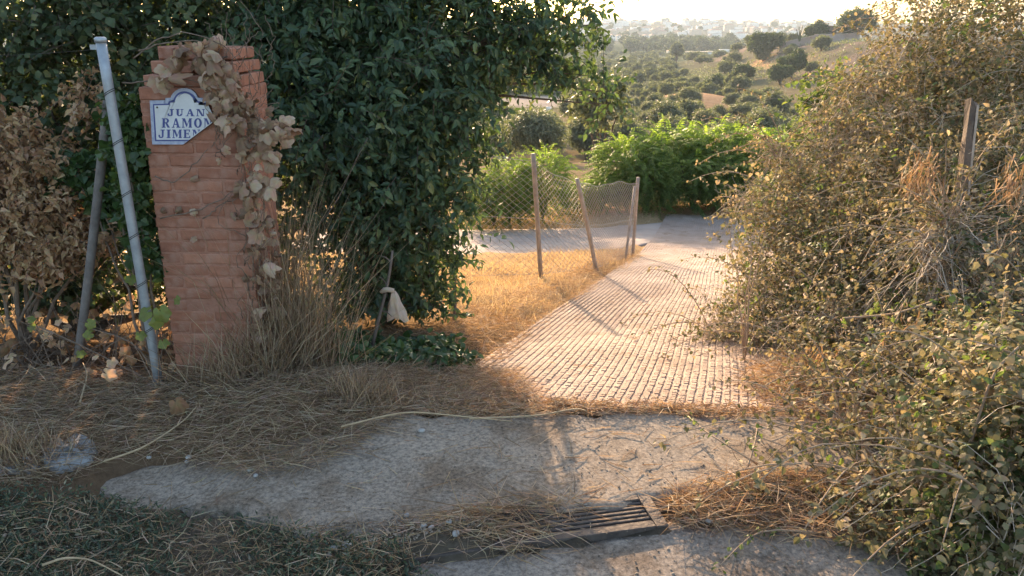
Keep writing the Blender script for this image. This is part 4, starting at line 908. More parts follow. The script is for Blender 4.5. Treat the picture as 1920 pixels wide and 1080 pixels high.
def grass(name, label, world_poly, n, h, wd, mat='gold_grass', lean=.35, clump=2.0, heads=True):
    q = in_poly([(*p_, 0) for p_ in world_poly], n)
    k = wob(q[:, 0], q[:, 1], clump, 2)+.25*RNG.normal(size=n) > -.55; q = q[k]; n = len(q)
    p = np.stack([q[:, 0], q[:, 1], height(q[:, 0], q[:, 1])-.02], 1); hh = h*(.75+.5*wob(q[:, 0], q[:, 1], 1.3, 8))
    d = nrm(np.array([.1, 0, 1.0])+RNG.normal(size=(n, 3))*lean)
    V, F, R = blades(p, d, hh*(.4+.8*RNG.random(n)), wd, RNG.random(n), .2+.5*RNG.random(n)); o = link(name, make_mesh(name, V, F, M[mat], R))
    o['kind'] = 'stuff'; o['label'] = label; o['category'] = 'grass'; return o
LE = lambda v, off: (R0[0]+v*AX[0]+off*PX[0], R0[1]+v*AX[1]+off*PX[1])
grass('dry_grass', 'golden dry grass along the foot of the chain link fence', [LE(2.2, .02), LE(4, .10), LE(6, .10), LE(8.6, .14), LE(8.8, -.9), LE(7, -1.6), LE(5, -1.9), LE(3.2, -1.4)], 10000, .18, .0026, clump=3.4)
grass('dry_grass', 'dry brown grass under the dark tree on the ramp side', [LE(.2, -.05), LE(2.6, -.02), LE(3.4, -1.5), LE(1.8, -1.4), LE(.4, -1.0)], 5200, .13, .0024, 'straw', .7)
grass('dry_grass', 'golden grass glowing behind the hedge', [(-7, 6.2), (-1.2, 6.4), (-.6, 9.6), (-3, 11.2), (-9, 11)], 9000, .35, .005)
grass('dry_grass', 'pale dry grass fringe beyond the lane at the foot of the ramp', [(-3, 15.4), (2, 15.9), (7, 16.9), (7.5, 17.6), (0, 16.8), (-5, 16.5)], 2500, .16, .006)
grass('dry_grass', 'sparse grass tufts growing through the ramp ribs', [LE(2.7, .55), LE(3.3, .75), LE(4.4, 1.2), LE(4.1, 1.5), LE(3.0, 1.2)], 60, .07, .002, 'gold_grass', .8, .1)
for i, (px, py, n) in enumerate([(1090,627,60),(1160,592,90),(1232,586,80),(1238,553,30),(1275,530,140),(1158,650,30),(1180,845 if False else 660,20)]):
    b0 = T(px, py); tuft(b0, n, .08, .002, (.05, .02), .9, M['straw'], 'grass_tuft', ['tiny dry tuft low on the ramp, leftmost', 'dry tuft in the middle of the ramp', 'dry tuft right of the middle on the ramp', 'small dark tuft high on the ramp', 'largest dry tuft near the top of the ramp', 'tiny dry tuft on the lower middle of the ramp', 'tiny dry tuft beside the lower middle one'][i], 'tuft')
# green weeds over the gutter soil, lower left
q = in_poly([(-300,935),(120,925),(260,955),(460,985),(600,1010),(760,1040),(840,1100),(600,1250),(-300,1250)], 22000, .03)
k = wob(q[:, 0], q[:, 1], 6, 3)+.35*RNG.normal(size=len(q)) > -.25; q = q[k]; n = len(q)
p = np.stack([q[:, 0], q[:, 1], height(q[:, 0], q[:, 1])+.005+RNG.random(n)**1.5*.06], 1)
V, F, R = leaves(p, nrm(rnd3(n)+np.array([0, 0, .3])), nrm(rnd3(n)*.6+np.array([0, 0, 1])), .019*(.5+RNG.random(n)), .0038*(.6+.8*RNG.random(n)), RNG.random(n), 'diamond')
o = link('weeds', make_mesh('weeds', V, F, M['weed'], R)); kind(o, 'stuff', 'low dark green weeds matting the gutter at lower left'); o['category'] = 'weeds'
straw('straw', 'dry stems mixed into the green weeds', [(-300,945),(260,965),(600,1020),(800,1050),(700,1200),(-300,1200)], 4200, .10, .03, lift=.07, flat=.6)
# ivy ground cover under the tree
q = in_poly([(560,660),(640,690),(700,680),(840,650),(900,640),(860,600),(700,600),(580,610)], 1300, .02)
p = np.stack([q[:, 0], q[:, 1], height(q[:, 0], q[:, 1])+.02+RNG.random(len(q))*.10], 1); n = len(p)
V, F, R = leaves(p, nrm(rnd3(n)+np.array([0, -.4, 0])), nrm(rnd3(n)*.4+np.array([0, -.4, 1])), .05*(.6+.7*RNG.random(n)), .02*(.6+.6*RNG.random(n)), RNG.random(n), 'oval')
o = link('ground_ivy', make_mesh('ground_ivy', V, F, M['ivy'], R)); kind(o, 'stuff', 'dark ivy carpeting the ground under the tree'); o['category'] = 'ivy'
# gravel on apron and gutter
ico = np.array([(0,0,1),(.89,0,.45),(.28,.85,.45),(-.72,.53,.45),(-.72,-.53,.45),(.28,-.85,.45),(.72,.53,-.45),(-.28,.85,-.45),(-.89,0,-.45),(-.28,-.85,-.45),(.72,-.53,-.45),(0,0,-1)])
icf = np.array([(0,1,2),(0,2,3),(0,3,4),(0,4,5),(0,5,1),(1,6,2),(2,7,3),(3,8,4),(4,9,5),(5,10,1),(6,7,2),(7,8,3),(8,9,4),(9,10,5),(10,6,1),(11,7,6),(11,8,7),(11,9,8),(11,10,9),(11,6,10)])
def pebbles(q, z, s):
    n = len(q); sc_ = s[:, None, None]*np.stack([1+.4*RNG.random(n), 1+.4*RNG.random(n), .55+.3*RNG.random(n)], -1)[:, None]
    V = ico[None]*sc_*(1+.15*RNG.normal(size=(n, 12, 1)))+np.stack([q[:, 0], q[:, 1], z], -1)[:, None]
    return V.reshape(-1, 3), (np.arange(n)[:, None, None]*12+icf[None]).reshape(-1, 3)
q = np.concatenate([in_poly([(200,900),(640,810),(1100,780),(1500,800),(1380,895),(900,955),(600,985)], 700, .05), in_poly([(560,995),(880,970),(1000,955),(900,1010),(760,1045),(600,1040)], 1500, .01), in_poly([(760,1060),(1000,1030),(1240,1000),(1500,1000),(1700,1075),(900,1100)], 260, 0)])
z = np.where(inside(SLAB, q[:, 0], q[:, 1]), .036, np.where(road_mask(q[:, 0], q[:, 1]), .012, height(q[:, 0], q[:, 1])))
V, F = pebbles(q, z+.001, .0018+.0035*RNG.random(len(q))**3); o = link('gravel', make_mesh('gravel', V, F, M['concrete'])); kind(o, 'stuff', 'fine gravel scattered on the apron and gutter'); o['category'] = 'gravel'

# ================================================================== DRAIN GRATE, STONES, CEMENT LUMP
ga = math.atan2(GDIR[1], GDIR[0]); gc = (GR_A+GR_B)/2
dr = thing('drain_grate', 'dark iron trench drain grate half buried under straw at the apron edge', 'drain', (*gc, .004)); dr.rotation_euler[2] = ga
def dbox(name, c, s):
    V, F = box((0, 0, 0), s); me = make_mesh(name, V, F, M['iron'])
    o = link(name, me, dr, c); md = o.modifiers.new('bevel', 'BEVEL'); md.width = .003; md.segments = 2; return o
GW = .15
for sx in (-1, 1): dbox('frame_end', (sx*(GLEN/2-.02), 0, .006), (.045, GW+.05, .045))
for sy in (-1, 1): dbox('frame_side', (0, sy*(GW/2+.009), .0075), (GLEN-.09, .032, .045))
dbox('cross_bar', (.06, 0, .003), (.035, GW-.016, .03))
for k in range(6): dbox('bar', (0, (k-2.5)*GW/6.4, .010), (GLEN-.088, .013, .026))
SP = [(627,1030,.016),(650,1027,.020),(702,1018,.012),(855,1020,.013),(763,971,.010),(355,862,.013),(350,870,.008),(470,886,.012),(791,812,.013),(843,1003,.011),(795,1008,.012),(615,1043,.012),(1330,975,.012),(480,896,.010),(280,862,.010),(810,1010,.009),(1560,1005,.012),(1185,1050,.008)]
SL = ['round white pebble on the weeds, leftmost of the pair', 'pale pebble beside the round white pebble', 'small pale pebble left of the drain', 'white pebble at the left end of the drain', 'tiny white pebble on the apron edge', 'grey stone at the left tip of the apron', 'smaller stone below the grey one at the apron tip', 'buff stone at the lower edge of the straw', 'grey stone on the middle of the apron', 'brown stone in the gutter dirt', 'small stone in the gutter below the apron', 'grey pebble in the weeds below the white pair', 'stone in the dry litter right of the drain', 'small stone just under the straw edge', 'pebble near the broken cement lump', 'tiny stone in the gutter beside another', 'stone half under the brambles', 'tiny stone on the road below the drain']
for (px, py, s), lab in zip(SP, SL):
    q = G(px, py, .03); zz = .036 if inside(SLAB, np.array([q[0]]), np.array([q[1]]))[0] else float(height(q[0], q[1]))
    import bmesh
    bm = bmesh.new(); bmesh.ops.create_icosphere(bm, subdivisions=2, radius=1)
    ax_ = np.array([1+.3*random.random(), .8+.3*random.random(), .6+.2*random.random()]); ph = random.random()*9
    for v in bm.verts:
        k = 1+.12*math.sin(v.co.x*3+ph)*math.cos(v.co.y*4+ph)+random.gauss(0, .03); v.co = Vector([v.co[i]*ax_[i]*s*k for i in range(3)])
    me = bpy.data.meshes.new('stone'); bm.to_mesh(me); bm.free(); me.materials.append(M['stone']); me.polygons.foreach_set('use_smooth', [True]*len(me.polygons))
    o = link('stone', me, None, (q[0], q[1], zz+s*.5)); o.rotation_euler[2] = random.random()*6; tag(o, lab, 'stone', 'loose stones by the gutter')
def lump(pxs, z, h, label):
    q = np.array([G(x, y, z)[:2] for x, y in pxs]); c_ = q.mean(0); base = thing('cement_lump', label, 'rubble', (*c_, z)); n = len(q); K = []
    ring = []
    m_ = 40; tt_ = np.linspace(0, n, m_, endpoint=False); qq = np.stack([np.interp(tt_, np.arange(n+1), np.append(q[:, i], q[0, i])) for i in range(2)], 1)
    for _ in range(2): qq = (np.roll(qq, 1, 0)+2*qq+np.roll(qq, -1, 0))/4
    levels = [(1.0, -.03), (1.03, h*.35), (.94, h*.7), (.72, h*.8), (.35, h*.75)]
    for s, zz in levels:
        p = c_+(qq-c_)*s; p = p+RNG.normal(size=p.shape)*.006; K.append(np.column_stack([p, z+zz+RNG.normal(size=m_)*.009+.010*np.sin(p[:, 0]*40)*np.cos(p[:, 1]*50)]))
    K.append(np.array([[*c_, z+h]])); V = np.concatenate(K); ii = np.arange(m_*5).reshape(5, m_)
    F = np.stack([ii[:-1], np.roll(ii[:-1], -1, 1), np.roll(ii[1:], -1, 1), ii[1:]], -1).reshape(-1, 4)
    Ft = np.stack([ii[4], np.roll(ii[4], -1), np.full(m_, m_*5)], -1); part('rough_block', base, V, [F, Ft], M['cement'], smooth=True)
lump([(80,862),(110,835),(165,828),(185,850),(170,878),(120,890),(85,882)], .03, .055, 'rough grey broken cement lump on the left verge')
lump([(-120,870),(40,868),(80,880),(70,893),(-20,902),(-140,900)], .02, .035, 'flat strip of broken kerb cement at the left edge')
# small debris on the ramp
for i, (px, py) in enumerate([(1140,602),(1135,690 if False else 655),(1150,632)]):
    b0 = T(px, py); put_leaf(LIT[i], b0+np.array([0, 0, .03]), (0, -.2, 1), i*2.0, .8, lt)

# ================================================================== SHRUBS WITH FEATHERY LEAVES AT THE FOOT OF THE RAMP
def pinnate(seed, nf, hgt, rad, fl=.62, ll=.10):
    r_ = np.random.default_rng(seed); g = Geo(); rach = []
    for _ in range(nf):
        an = r_.random()*6.283; rr_ = rad*r_.random()**.5*.75; zz = hgt*(.12+.80*r_.random()**.8)*(1-.35*(rr_/rad)**2)
        st_ = np.array([math.cos(an)*rr_, math.sin(an)*rr_, zz]); up = .25+1.1*(zz/hgt)**2
        d = nrm(np.array([[math.cos(an)+r_.normal()*.5, math.sin(an)+r_.normal()*.5, up]]))[0]; l = fl*(.6+.6*r_.random())
        t = np.linspace(0, 1, 10); q = st_+d*l*t[:, None]+np.array([0, 0, -1])*l*.45*(t**2)[:, None]; rach.append(q[::3])
        k = np.linspace(.15, 1, 10); c_ = np.stack([np.interp(k, t, q[:, i]) for i in range(3)], 1)
        tg = nrm(np.gradient(c_, axis=0)); sd_ = nrm(np.cross(tg, np.array([0, 0, 1.]))); nn = np.cross(sd_, tg)
        for s in (-1, 1):
            ld = nrm(sd_*s+tg*.45+np.array([0, 0, -.35])); Ls = ll*(1-.45*np.abs(k-.45))*(.85+.3*r_.random(10))
            V, F, R = leaves(c_, ld, nn+r_.normal(size=nn.shape)*.2, Ls, Ls*.17, np.clip(r_.random()*.3+r_.random(10)*.25+.55*max(0, zz/hgt-.25)/.7, 0, 1), 'bend', .25, .2); g.add(V, F, R)  # yellower, paler with height: young top growth, plus sunlit tops painted into the colour
    Q = []
    for _ in range(9):
        an = r_.random()*6.283; Q.append(poly([(0, 0, 0), (math.cos(an)*rad*.25, math.sin(an)*rad*.25, hgt*.4), (math.cos(an)*rad*.55, math.sin(an)*rad*.55, hgt*.85)], 4))
    return g, np.array(rach), np.array(Q)
protos = []
for s in range(3):
    g, rach, Q = pinnate(40+s, 560, 1.75, .92, .78, .085); V, F, R = g.out()
    fol = make_mesh('foliage', V, F, M['ailanthus'], R); V, F = tubes(rach, .004, 3); ra = make_mesh('leaf_stalks', V, F, M['ailanthus'], np.full(len(V), .6))
    V, F = tubes(Q, np.linspace(.022, .008, 4)[None], 6); stm = make_mesh('stems', V, F, M['bark'], smooth=True); protos.append((fol, ra, stm))
def feather(loc, k, s, rz, label):
    t_ = thing('feathery_shrub', label, 'shrub', loc, 'feathery leaved shrubs at the foot of the ramp', rz); t_.scale = (s[0], s[0], s[1])
    for nm, me_ in zip(('foliage', 'leaf_stalks', 'stems'), protos[k]): link(nm, me_, t_)
for i, (px, Y, k, s, lab) in enumerate([(1175,17.9,0,(.85,.95),'bright green feathery shrub at the left end of the large clump by the lane'),(1245,18.3,1,(1.05,1.08),'feathery green shrub second from the left in the clump by the lane'),
     (1320,18.5,2,(1.1,1.12),'tallest feathery shrub in the middle of the clump by the lane'),(1390,18.3,0,(1.1,1.08),'feathery shrub at the right end of the clump, partly behind brambles'),(1300,17.6,1,(.9,.75),'low feathery shrub at the front of the clump by the lane'),
     (1215,17.5,2,(.75,.7),'small feathery shrub at the front left of the clump by the lane'),(1450,18.8,2,(1.1,1.05),'feathery shrub hidden behind the bramble flank'),(1365,17.6,2,(.85,.78),'low feathery shrub at the front right of the clump'),
     (955,15.6,1,(.62,.78),'feathery shrub behind the fence left of its tallest post'),(1018,16.0,0,(.60,.86),'upright feathery shrub behind the tallest fence post'),(925,15.4,2,(.55,.55),'low dark feathery shrub behind the left end of the fence'),
     (1085,16.8,1,(.42,.42),'small feathery shrub behind the middle fence post'),(1130,17.2,0,(.5,.5),'low feathery shrub behind the end post of the fence')]):
    x = (px-960)/FPX*(Y*cp+(CAMH-prof(Y)-.5)*sp); feather((x, Y, float(height(x, Y))), k, s, i*1.9, lab)

# ================================================================== MIDDLE DISTANCE TREES
def tree_proto(seed, h, rad, nb, per, leaf_n, twig, L, W, mat, trunk_r, shape='diamond', tall=.62, trunk_h=.3, forks=5):
    r_ = np.random.default_rng(seed); bl = []
    for i in range(nb):
        an = i*2.4+r_.random(); rr_ = rad*.62*math.sqrt((i+.3)/nb); zz = h*(tall+(.88-tall)*(1-(rr_/rad)**1.6)*r_.uniform(.25, 1)-.1*r_.random())
        bl.append((np.array([math.cos(an)*rr_, math.sin(an)*rr_, zz]), np.array([1, 1, .8])*rad*r_.uniform(.30, .48)))
    (V, F, R), tw = crown(bl, per/rad**2, leaf_n, twig, L, W, shape, .15, r_, .45)
    cr_ = make_mesh('crown', V, F, mat, R)
    V, F = limbs((0, 0, -.1), [b[0] for b in bl[:forks+3]], trunk_r, 7, r_, trunk_h); return cr_, make_mesh('trunk', V, F, M['bark'], smooth=True)
OL = [tree_proto(60+s, 3.5+.3*s, 1.9, 13+s, 300, 9, .5, .20, .034, M['olive'], .13, 'bend', tall=.40) for s in range(4)]
OLF = [tree_proto(70+s, 3.6, 2.2, 11, 120, 7, .6, .40, .10, M['olive'], .14, tall=.36) for s in range(3)]
DK = [tree_proto(80+s, 5.2, 2.7, 10, 260, 8, .6, .40, .10, M['far_leaf'], .2, tall=.44, trunk_h=.25) for s in range(2)]
FARW = [tree_proto(90+s, 11, 5, 13, 120, 7, 1.4, 1.1, .35, M['far_leaf'], .4, tall=.34) for s in range(3)]
POP = [tree_proto(95, 11, 3.6, 9, 170, 7, 1.2, .9, .28, M['olive'], .3, tall=.5)]
def plant(name, pr, loc, s, label, group=None, cat='tree', sz=1.0):
    loc = (loc[0], loc[1], float(height(loc[0], loc[1]))-.05)
    t_ = thing(name, label, cat, loc, group, random.random()*6.28); t_.scale = (s, s, s*sz)
    link('trunk', pr[1], t_); link('crown', pr[0], t_); return t_
def along(px, Y): return (px-960)/FPX*(Y*cp+(CAMH-prof(Y))*sp)
# individually recognisable trees
for px, Y, s, pr, nm, lab in [(1000,50,1.15,OL[0],'olive_tree','grey olive tree standing alone behind the left fence shrubs'),(1245,58,.78,OL[1],'olive_tree','round pale olive tree above the bright feathery clump'),
    (1345,57,.7,OL[2],'olive_tree','pale olive tree above the right end of the feathery clump'),(1100,60,.95,OL[3],'olive_tree','grey olive tree behind the thin forked tree'),(945,58,.85,OL[1],'olive_tree','olive tree at the edge of the dark overhanging tree'),
    (1170,64,.9,OL[0],'olive_tree','dense olive tree right of the thin forked tree'),(1425,60,.9,OL[3],'olive_tree','olive tree beside the bramble flank'),
    (1390,200,1.15,DK[0],'round_tree','dark round evergreen tree on the slope beside the orange bank'),(1335,188,1.0,DK[1],'round_tree','dark tree left of the round evergreen on the slope'),(1480,185,1.25,DK[1],'round_tree','dark tree at the edge of the brambles on the slope'),
    (1460,178,1.0,DK[0],'round_tree','dark tree below the terrace at the right'),(1290,128,1.0,OL[2],'olive_tree','olive tree with a visible trunk on the knoll'),(1400,122,.85,OL[0],'olive_tree','small leaning olive tree on the dirt track'),
    (1430,262,2.0,DK[0],'round_tree','bushy tree at the left end of the terrace wall'),(1268,430,1.0,POP[0],'poplar_tree','pale feathery tree standing alone in the valley'),
    (1520,262,1.4,DK[1],'round_tree','smaller skyline tree left of the house'),(1590,258,2.3,DK[0],'round_tree','large dark skyline tree right of the house')]:
    plant(nm, pr, (along(px, Y), Y), s, lab)
# thin forked tree in front of the olives
b0 = np.array([along(1128, 23), 23, 0.]); b0[2] = height(b0[0], b0[1])
ft = thing('thin_tree', 'thin forked tree with a dead branch rising behind the fence end', 'tree', b0)
tips = [P(x, y, 23) for x, y in ((1108,170),(1140,165),(1128,235),(1150,280),(1120,200),(1090,190),(1160,200))]
V, F = limbs(b0, tips, .07, 8, fork=.35); part('trunk', ft, V, F, M['bark'], smooth=True)
(lv, lf, lr), tw = crown([(tips[0], .45), (tips[1], .45), (tips[4], .5), (tips[5], .35), (tips[6], .3)], 90, 7, .35, .14, .04, 'bend', .3); part('crown', ft, lv, lf, M['olive'], lr)
# olive groves
rg = np.random.default_rng(3); cnt = 0
OLIVE_POS = []
for Y in np.arange(60, 136, 5.0):
    for X in np.arange(-20, 48, 4.6):
        x, y = X+rg.normal()*.9+(Y % 10)*.2, Y+rg.normal()*.9
        if 112 < y-.25*(x-20) < 124 and x > 12: continue
        if x > 30 and y > 90 and rg.random() < .55: continue
        if ((x-34)/10)**2+((y-150)/16)**2 < 1: continue
        if rg.random() < .10: continue
        if y > 92 and x/y < .105: continue
        OLIVE_POS.append((x+rg.normal()*.8, y, .45+.6*rg.random()**1.6, OL[rg.integers(4)], 'grey green olive tree in the near grove beyond the feathery shrubs', 'olive trees in the near grove'))
for Y in np.arange(138, 330, 9.0):
    for X in np.arange(-30, 80, 6.0):
        x, y = X*(1+.002*(Y-138))+rg.normal()*1.4, Y+rg.normal()*1.6
        if -7 < x < 21 and 143 < y < 190: continue
        if ((x-34)/10)**2+((y-150)/16)**2 < 1: continue
        if x-.10*(y-215) > 56 and rg.random() < .8: continue
        if rg.random() < .10: continue
        if x/y < .105 and y < 240: continue
        OLIVE_POS.append((x+rg.normal()*1.2, y, .5+.7*rg.random()**1.5, OLF[rg.integers(3)], 'small olive tree in the far grove on the valley slope', 'olive trees in the far grove'))
ORD = ['first', 'second', 'third', 'fourth', 'fifth', 'sixth', 'seventh', 'eighth', 'ninth', 'tenth', 'eleventh', 'twelfth', 'thirteenth', 'fourteenth', 'fifteenth', 'sixteenth', 'seventeenth', 'eighteenth', 'nineteenth', 'twentieth', '21st', '22nd', '23rd', '24th', '25th', '26th', '27th', '28th', '29th', '30th']
def seen(x, y, a_=860, b_=1640): px = 960+FPX*x/(y*cp+(CAMH-prof(y))*sp); return a_ < px < b_
def rows(items, edges, fmt):
    """items (x, y, ...) -> label from the row counted from the camera and the place counted from the left"""
    out_ = []
    its = [i for i in items if seen(i[0], i[1])]; ed = list(edges)
    for r_ in range(len(ed)-1):
        row_ = sorted([i for i in its if ed[r_] <= i[1] < ed[r_+1]], key=lambda i: i[0]/i[1])
        for k_, i in enumerate(row_): out_.append((i, fmt % (ORD[k_], ORD[r_])))
    return out_
nearg = [i for i in OLIVE_POS if i[5] == 'olive trees in the near grove']; farg = [i for i in OLIVE_POS if i[5] != 'olive trees in the near grove']
for i, lab in rows(nearg, np.arange(57.5, 142, 5), 'grey green olive tree, %s from the left in the %s row of the near grove'): plant('olive_tree', i[3], i[:2], i[2], lab, i[5])
for i, lab in rows(farg, np.arange(133.5, 345, 9), 'small olive tree, %s from the left in the %s row of the far grove'): plant('olive_tree', i[3], i[:2], i[2], lab, i[5])
# far rows and woods
its = []
for Y in np.arange(345, 640, 22):
    for X in np.arange(-20, 150, 9.0):
        x, y = X*(Y/400)+rg.normal()*3, Y+rg.normal()*3
        if rg.random() < .12: continue
        its.append((x, y, OLF[rg.integers(3)], 1.0+.5*rg.random()))
for i, lab in rows(its, np.arange(334, 660, 22), 'tiny orchard tree, %s from the left in the %s row on the valley floor'): plant('orchard_tree', i[2], i[:2], i[3], lab, 'orchard trees on the valley floor', sz=.8)
its = []
for i in range(150):
    y = 650+rg.random()*200; its.append((y*(-.06+.46*rg.random()), y, FARW[rg.integers(3)], .8+.5*rg.random()))
for i, lab in rows(its, np.linspace(650, 850.1, 8), 'hazy tree, %s from the left in the %s line of the woodland belt'): plant('woodland_tree', i[2], i[:2], i[3], lab, 'trees in the woodland belt')
its = []
for i in range(45):
    y = 1000+rg.random()*450; its.append((y*(-.02+.48*rg.random()), y, FARW[rg.integers(3)], .6+.5*rg.random()))
for i, lab in rows(its, np.linspace(1000, 1450, 4), 'hazy tree, %s from the left in the %s tier among the town houses'): plant('town_tree', i[2], i[:2], i[3], lab, 'trees among the town houses')
# reed bank behind the pale field
q = np.stack([-16+34*rg.random(9000), 190+14*rg.random(9000)], 1); p = np.column_stack([q, height(q[:, 0], q[:, 1])])
V, F, R = blades(p, nrm(np.array([0, 0, 1])+rg.normal(size=(9000, 3))*.12), 4.2+2.2*wob(q[:, 0], q[:, 1], .3)+rg.random(9000), .08, rg.random(9000), .15, rng=rg)
o = link('reed_bank', make_mesh('reed_bank', V, F, M['far_leaf'], R)); kind(o, 'stuff', 'dark reed bank behind the pale bare field'); o['category'] = 'reeds'
# dry scrub on banks
q = np.stack([rg.normal(size=1100)*24+70, rg.normal(size=1100)*42+235], 1)
p = np.column_stack([q, height(q[:, 0], q[:, 1])]); pp = np.repeat(p, 12, 0)+rg.normal(size=(13200, 3))*np.array([.5, .5, .3])+np.array([0, 0, .4])
V, F, R = leaves(pp, rnd3(13200, rg), rnd3(13200, rg), .45, .12, rg.random(13200), 'diamond')
o = link('scrub', make_mesh('scrub', V, F, M['olive'], R)); kind(o, 'stuff', 'low scrub dotted over the terraced bank'); o['category'] = 'scrub'

# ================================================================== BUILDINGS
def house(loc, w, d, h, rz, label, wall, roof='flat', group=None, wins=2):
    loc = (loc[0], loc[1], float(height(loc[0], loc[1]))-.3)
    t_ = thing('house', label, 'house', loc, group, rz)
    V, F = box((0, 0, h/2), (w, d, h)); wl_ = link('wall', make_mesh('wall', V, F, wall), t_)
    if roof == 'hip':
        e = .4; V = [(-w/2-e, -d/2-e, h), (w/2+e, -d/2-e, h), (w/2+e, d/2+e, h), (-w/2-e, d/2+e, h), (-w/2+d/2, 0, h+d*.22), (w/2-d/2, 0, h+d*.22)]
        if w <= d: V[4] = (-.3, 0, h+d*.22); V[5] = (.3, 0, h+d*.22)
        link('roof', make_mesh('roof', V, [np.array([(0, 1, 5, 4), (2, 3, 4, 5), (3, 2, 1, 0)]), np.array([(1, 2, 5), (3, 0, 4)])], M['rooftile']), t_)
    else:
        V, F = box((0, 0, h+.25), (w+.3, d+.3, .5)); r_ = link('roof', make_mesh('roof', V, F, M['plaster2']), t_)
        V, F = box((w*.2, 0, h+1.3), (w*.3, d*.4, 1.6)); link('stair_house', make_mesh('stair_house', V, F, wall), r_)
    for i in range(wins):
        for j in range(max(1, int(h//3))):
            V, F = box((0, 0, 0), (w*.14, .12, 1.3)); wi = link('window', make_mesh('window', V, F, M['window']), t_, (-w/2+w*(i+.5)/wins, -d/2-.03, 1.7+3*j))
# white row in front
for k in range(10):
    px = 1110+k*12.5; Y = 1000+4*k; x = along(px, Y); house((x, Y), 7.2, 9, 6.2, .12, ['leftmost', 'second', 'third', 'fourth', 'fifth', 'sixth', 'seventh', 'eighth', 'ninth', 'rightmost'][k]+' house from the left in the white row below the far town', M['plaster'], 'hip', 'white terraced row below the town', 2)
its = []
for i in range(150):
    y = 1040+rg.random()**.8*560; x = along(1080+rg.random()*530, y)
    its.append((x, y, 8+rg.random()*12, 8+rg.random()*5, rg.choice([3.5, 6, 6, 7, 9]), rg.normal()*.35, rg.random() < .6, rg.choice(['hip', 'flat'])))
for i, lab in rows(its, np.linspace(1040, 1601, 10), 'house, %s from left in the %s far town tier'):
    house(i[:2], i[2], i[3], i[4], i[5], ('white ' if i[6] else 'cream ')+('tile' if i[7] == 'hip' else 'flat')+' roofed '+lab, M['plaster'] if i[6] else M['plaster2'], i[7], 'houses of the far town', 0)
for i, (px, w, h) in enumerate([(1247,16,11),(1285,12,10),(1320,20,9),(1348,22,8),(1400,18,8),(1160,18,9)]):
    Y = 1560; house((along(px, Y), Y), w, 12, h, 0, ['tall skyline block left of the middle of the town ridge', 'narrow skyline block near the middle of the town ridge', 'wide skyline block in the middle of the town ridge', 'long low skyline block right of the middle of the ridge', 'skyline block toward the right of the town ridge', 'skyline block at the left end of the town ridge'][i], M['plaster2'], 'flat', None, 3)
# long shed and hut by the valley road
x = along(1340, 600); house((x, 600), 60, 8, 3.2, 0, 'long low pale shed in front of the woodland belt', M['plaster'], 'flat', None, 0)
house((along(1258, 590), 590), 6, 5, 4.2, 0, 'small white hut left of the long shed', M['plaster'], 'hip', None, 1)
house((along(1300, 585), 585), 9, 5, 2.6, 0, 'small white outbuilding between hut and long shed', M['plaster'], 'hip', None, 1)
# house on the right hill and terrace wall
def wallrun(name, label, pts, h, t, mat):
    t_ = thing(name, label, 'wall', (*pts[0], float(height(*pts[0]))))
    V, F = [], []
    for i in range(len(pts)-1):
        a_, b_ = np.array(pts[i], float), np.array(pts[i+1], float); dd = (b_-a_)/np.linalg.norm(b_-a_); nn = np.array([-dd[1], dd[0]])*t/2
        za, zb = height(*a_), height(*b_); top = max(za, zb)+h
        V = [(*(a_-nn), za-1.5), (*(b_-nn), zb-1.5), (*(b_+nn), zb-1.5), (*(a_+nn), za-1.5), (*(a_-nn), za+h), (*(b_-nn), zb+h), (*(b_+nn), zb+h), (*(a_+nn), za+h)]
        part('wall_run', t_, V, np.array([(3, 2, 1, 0), (4, 5, 6, 7), (0, 1, 5, 4), (1, 2, 6, 5), (2, 3, 7, 6), (3, 0, 4, 7)]), mat)
        V2 = np.array(V)[4:]; c_ = V2.mean(0); Vt = np.concatenate([c_+(V2-c_)*np.array([1.0, 1.6, 1]), c_+(V2-c_)*np.array([1.0, 1.6, 1])+np.array([0, 0, .2])])
        part('coping', t_, Vt, np.array([(3, 2, 1, 0), (4, 5, 6, 7), (0, 1, 5, 4), (1, 2, 6, 5), (2, 3, 7, 6), (3, 0, 4, 7)]), M['plaster2'])
wallrun('terrace_wall', 'long mauve terrace wall on the right hill below the house', [(along(1455, 262), 262), (along(1520, 256), 256), (along(1600, 250), 250)], 2.6, .4, M['stonewall'])
hx = along(1530, 268); t_ = thing('hill_house', 'tan flat roofed house above the terrace wall on the right hill', 'house', (hx, 268, float(height(hx, 268))-.3))
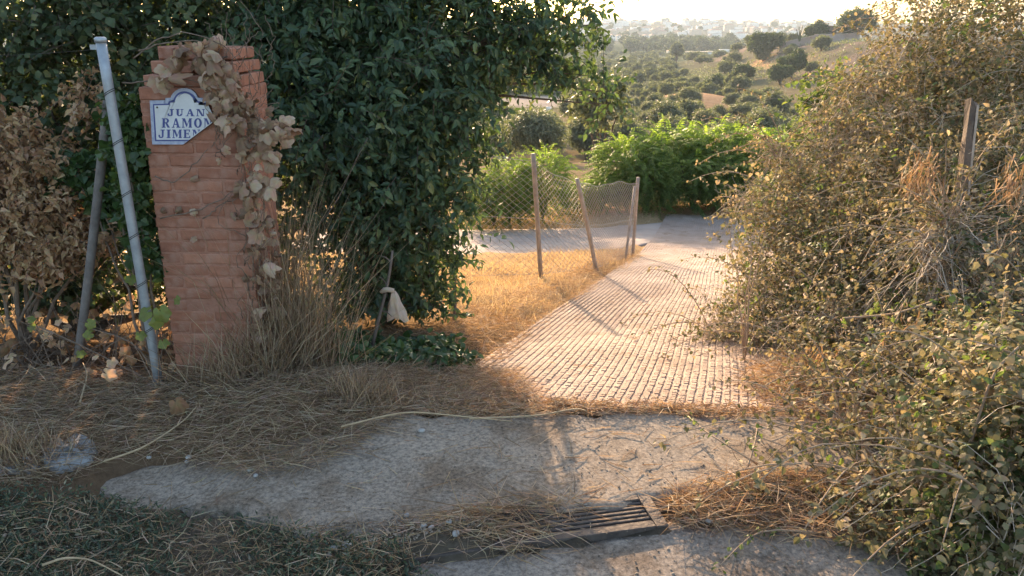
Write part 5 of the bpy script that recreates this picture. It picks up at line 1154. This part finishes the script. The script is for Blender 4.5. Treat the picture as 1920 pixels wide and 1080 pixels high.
for nm, c_, s, mt in [('wall', (0, 0, 2.6), (6.5, 7, 5.2), 'plaster2'), ('roof', (0, 0, 5.35), (7.1, 7.6, .3), 'rooftile'), ('annex', (6.4, .5, 1.6), (6, 6, 3.2), 'plaster2'), ('annex_roof', (6.4, .5, 3.3), (6.4, 6.4, .25), 'rooftile'), ('dark_opening', (.5, -3.56, 2.9), (3.6, .12, 2.2), 'window'), ('window', (5, -2.56, 1.8), (1.0, .12, 1.2), 'window'), ('window', (7.4, -2.56, 1.8), (1.0, .12, 1.2), 'window')]:
    V, F = box((0, 0, 0), s); link(nm, make_mesh(nm, V, F, M[mt]), t_, c_)
# agave-like spiky plant at the wall
b0 = (along(1490, 255), 255); b0 = (*b0, float(height(*b0))+1.6); t_ = thing('spiky_plant', 'spiky column cactus against the sky at the terrace wall', 'cactus', b0)
Q = np.array([poly([b0, np.array(b0)+np.array([dx*.5, 0, h*.5]), np.array(b0)+np.array([dx, 0, h])], 5) for dx, h in ((-1.3, 3.6), (-.6, 4.4), (0, 3.4), (.5, 4.8), (1.1, 3.8))])
for q in Q: V, F = tubes([q], np.linspace(.22, .10, 5)[None], 6); part('arm', t_, V, F, M['far_leaf'], np.full(len(V), .3))
# little white board in the grove
b0 = T(1029, 222); t_ = thing('white_board', 'tiny white board standing in the grove below the pale field', 'board', b0)
V, F = box((b0[0], b0[1], b0[2]+1.2), (.75, .05, .8)); part('panel', t_, V, F, M['boardwhite'])
for s in (-.25, .25): V, F = box((b0[0]+s, b0[1]+.05, b0[2]+.5), (.07, .05, 1.2)); part('leg', t_, V, F, M['postwood'])

# ================================================================== HAZE
V, F = box((0, 1150, 9), (5600, 2500, 74)); o = link('haze', make_mesh('haze', V, F, None)); kind(o, 'stuff', 'warm evening haze filling the valley')
m = bpy.data.materials.new('haze'); m.use_nodes = True; nt = m.node_tree; nt.nodes.clear()
out = nt.nodes.new('ShaderNodeOutputMaterial'); pv = nt.nodes.new('ShaderNodeVolumePrincipled'); pv.inputs['Color'].default_value = (.70, .85, 1, 1)
pv.inputs['Density'].default_value = .00019; pv.inputs['Anisotropy'].default_value = .15; nt.links.new(pv.outputs[0], out.inputs['Volume']); o.data.materials.append(m)
o.display_type = 'WIRE'
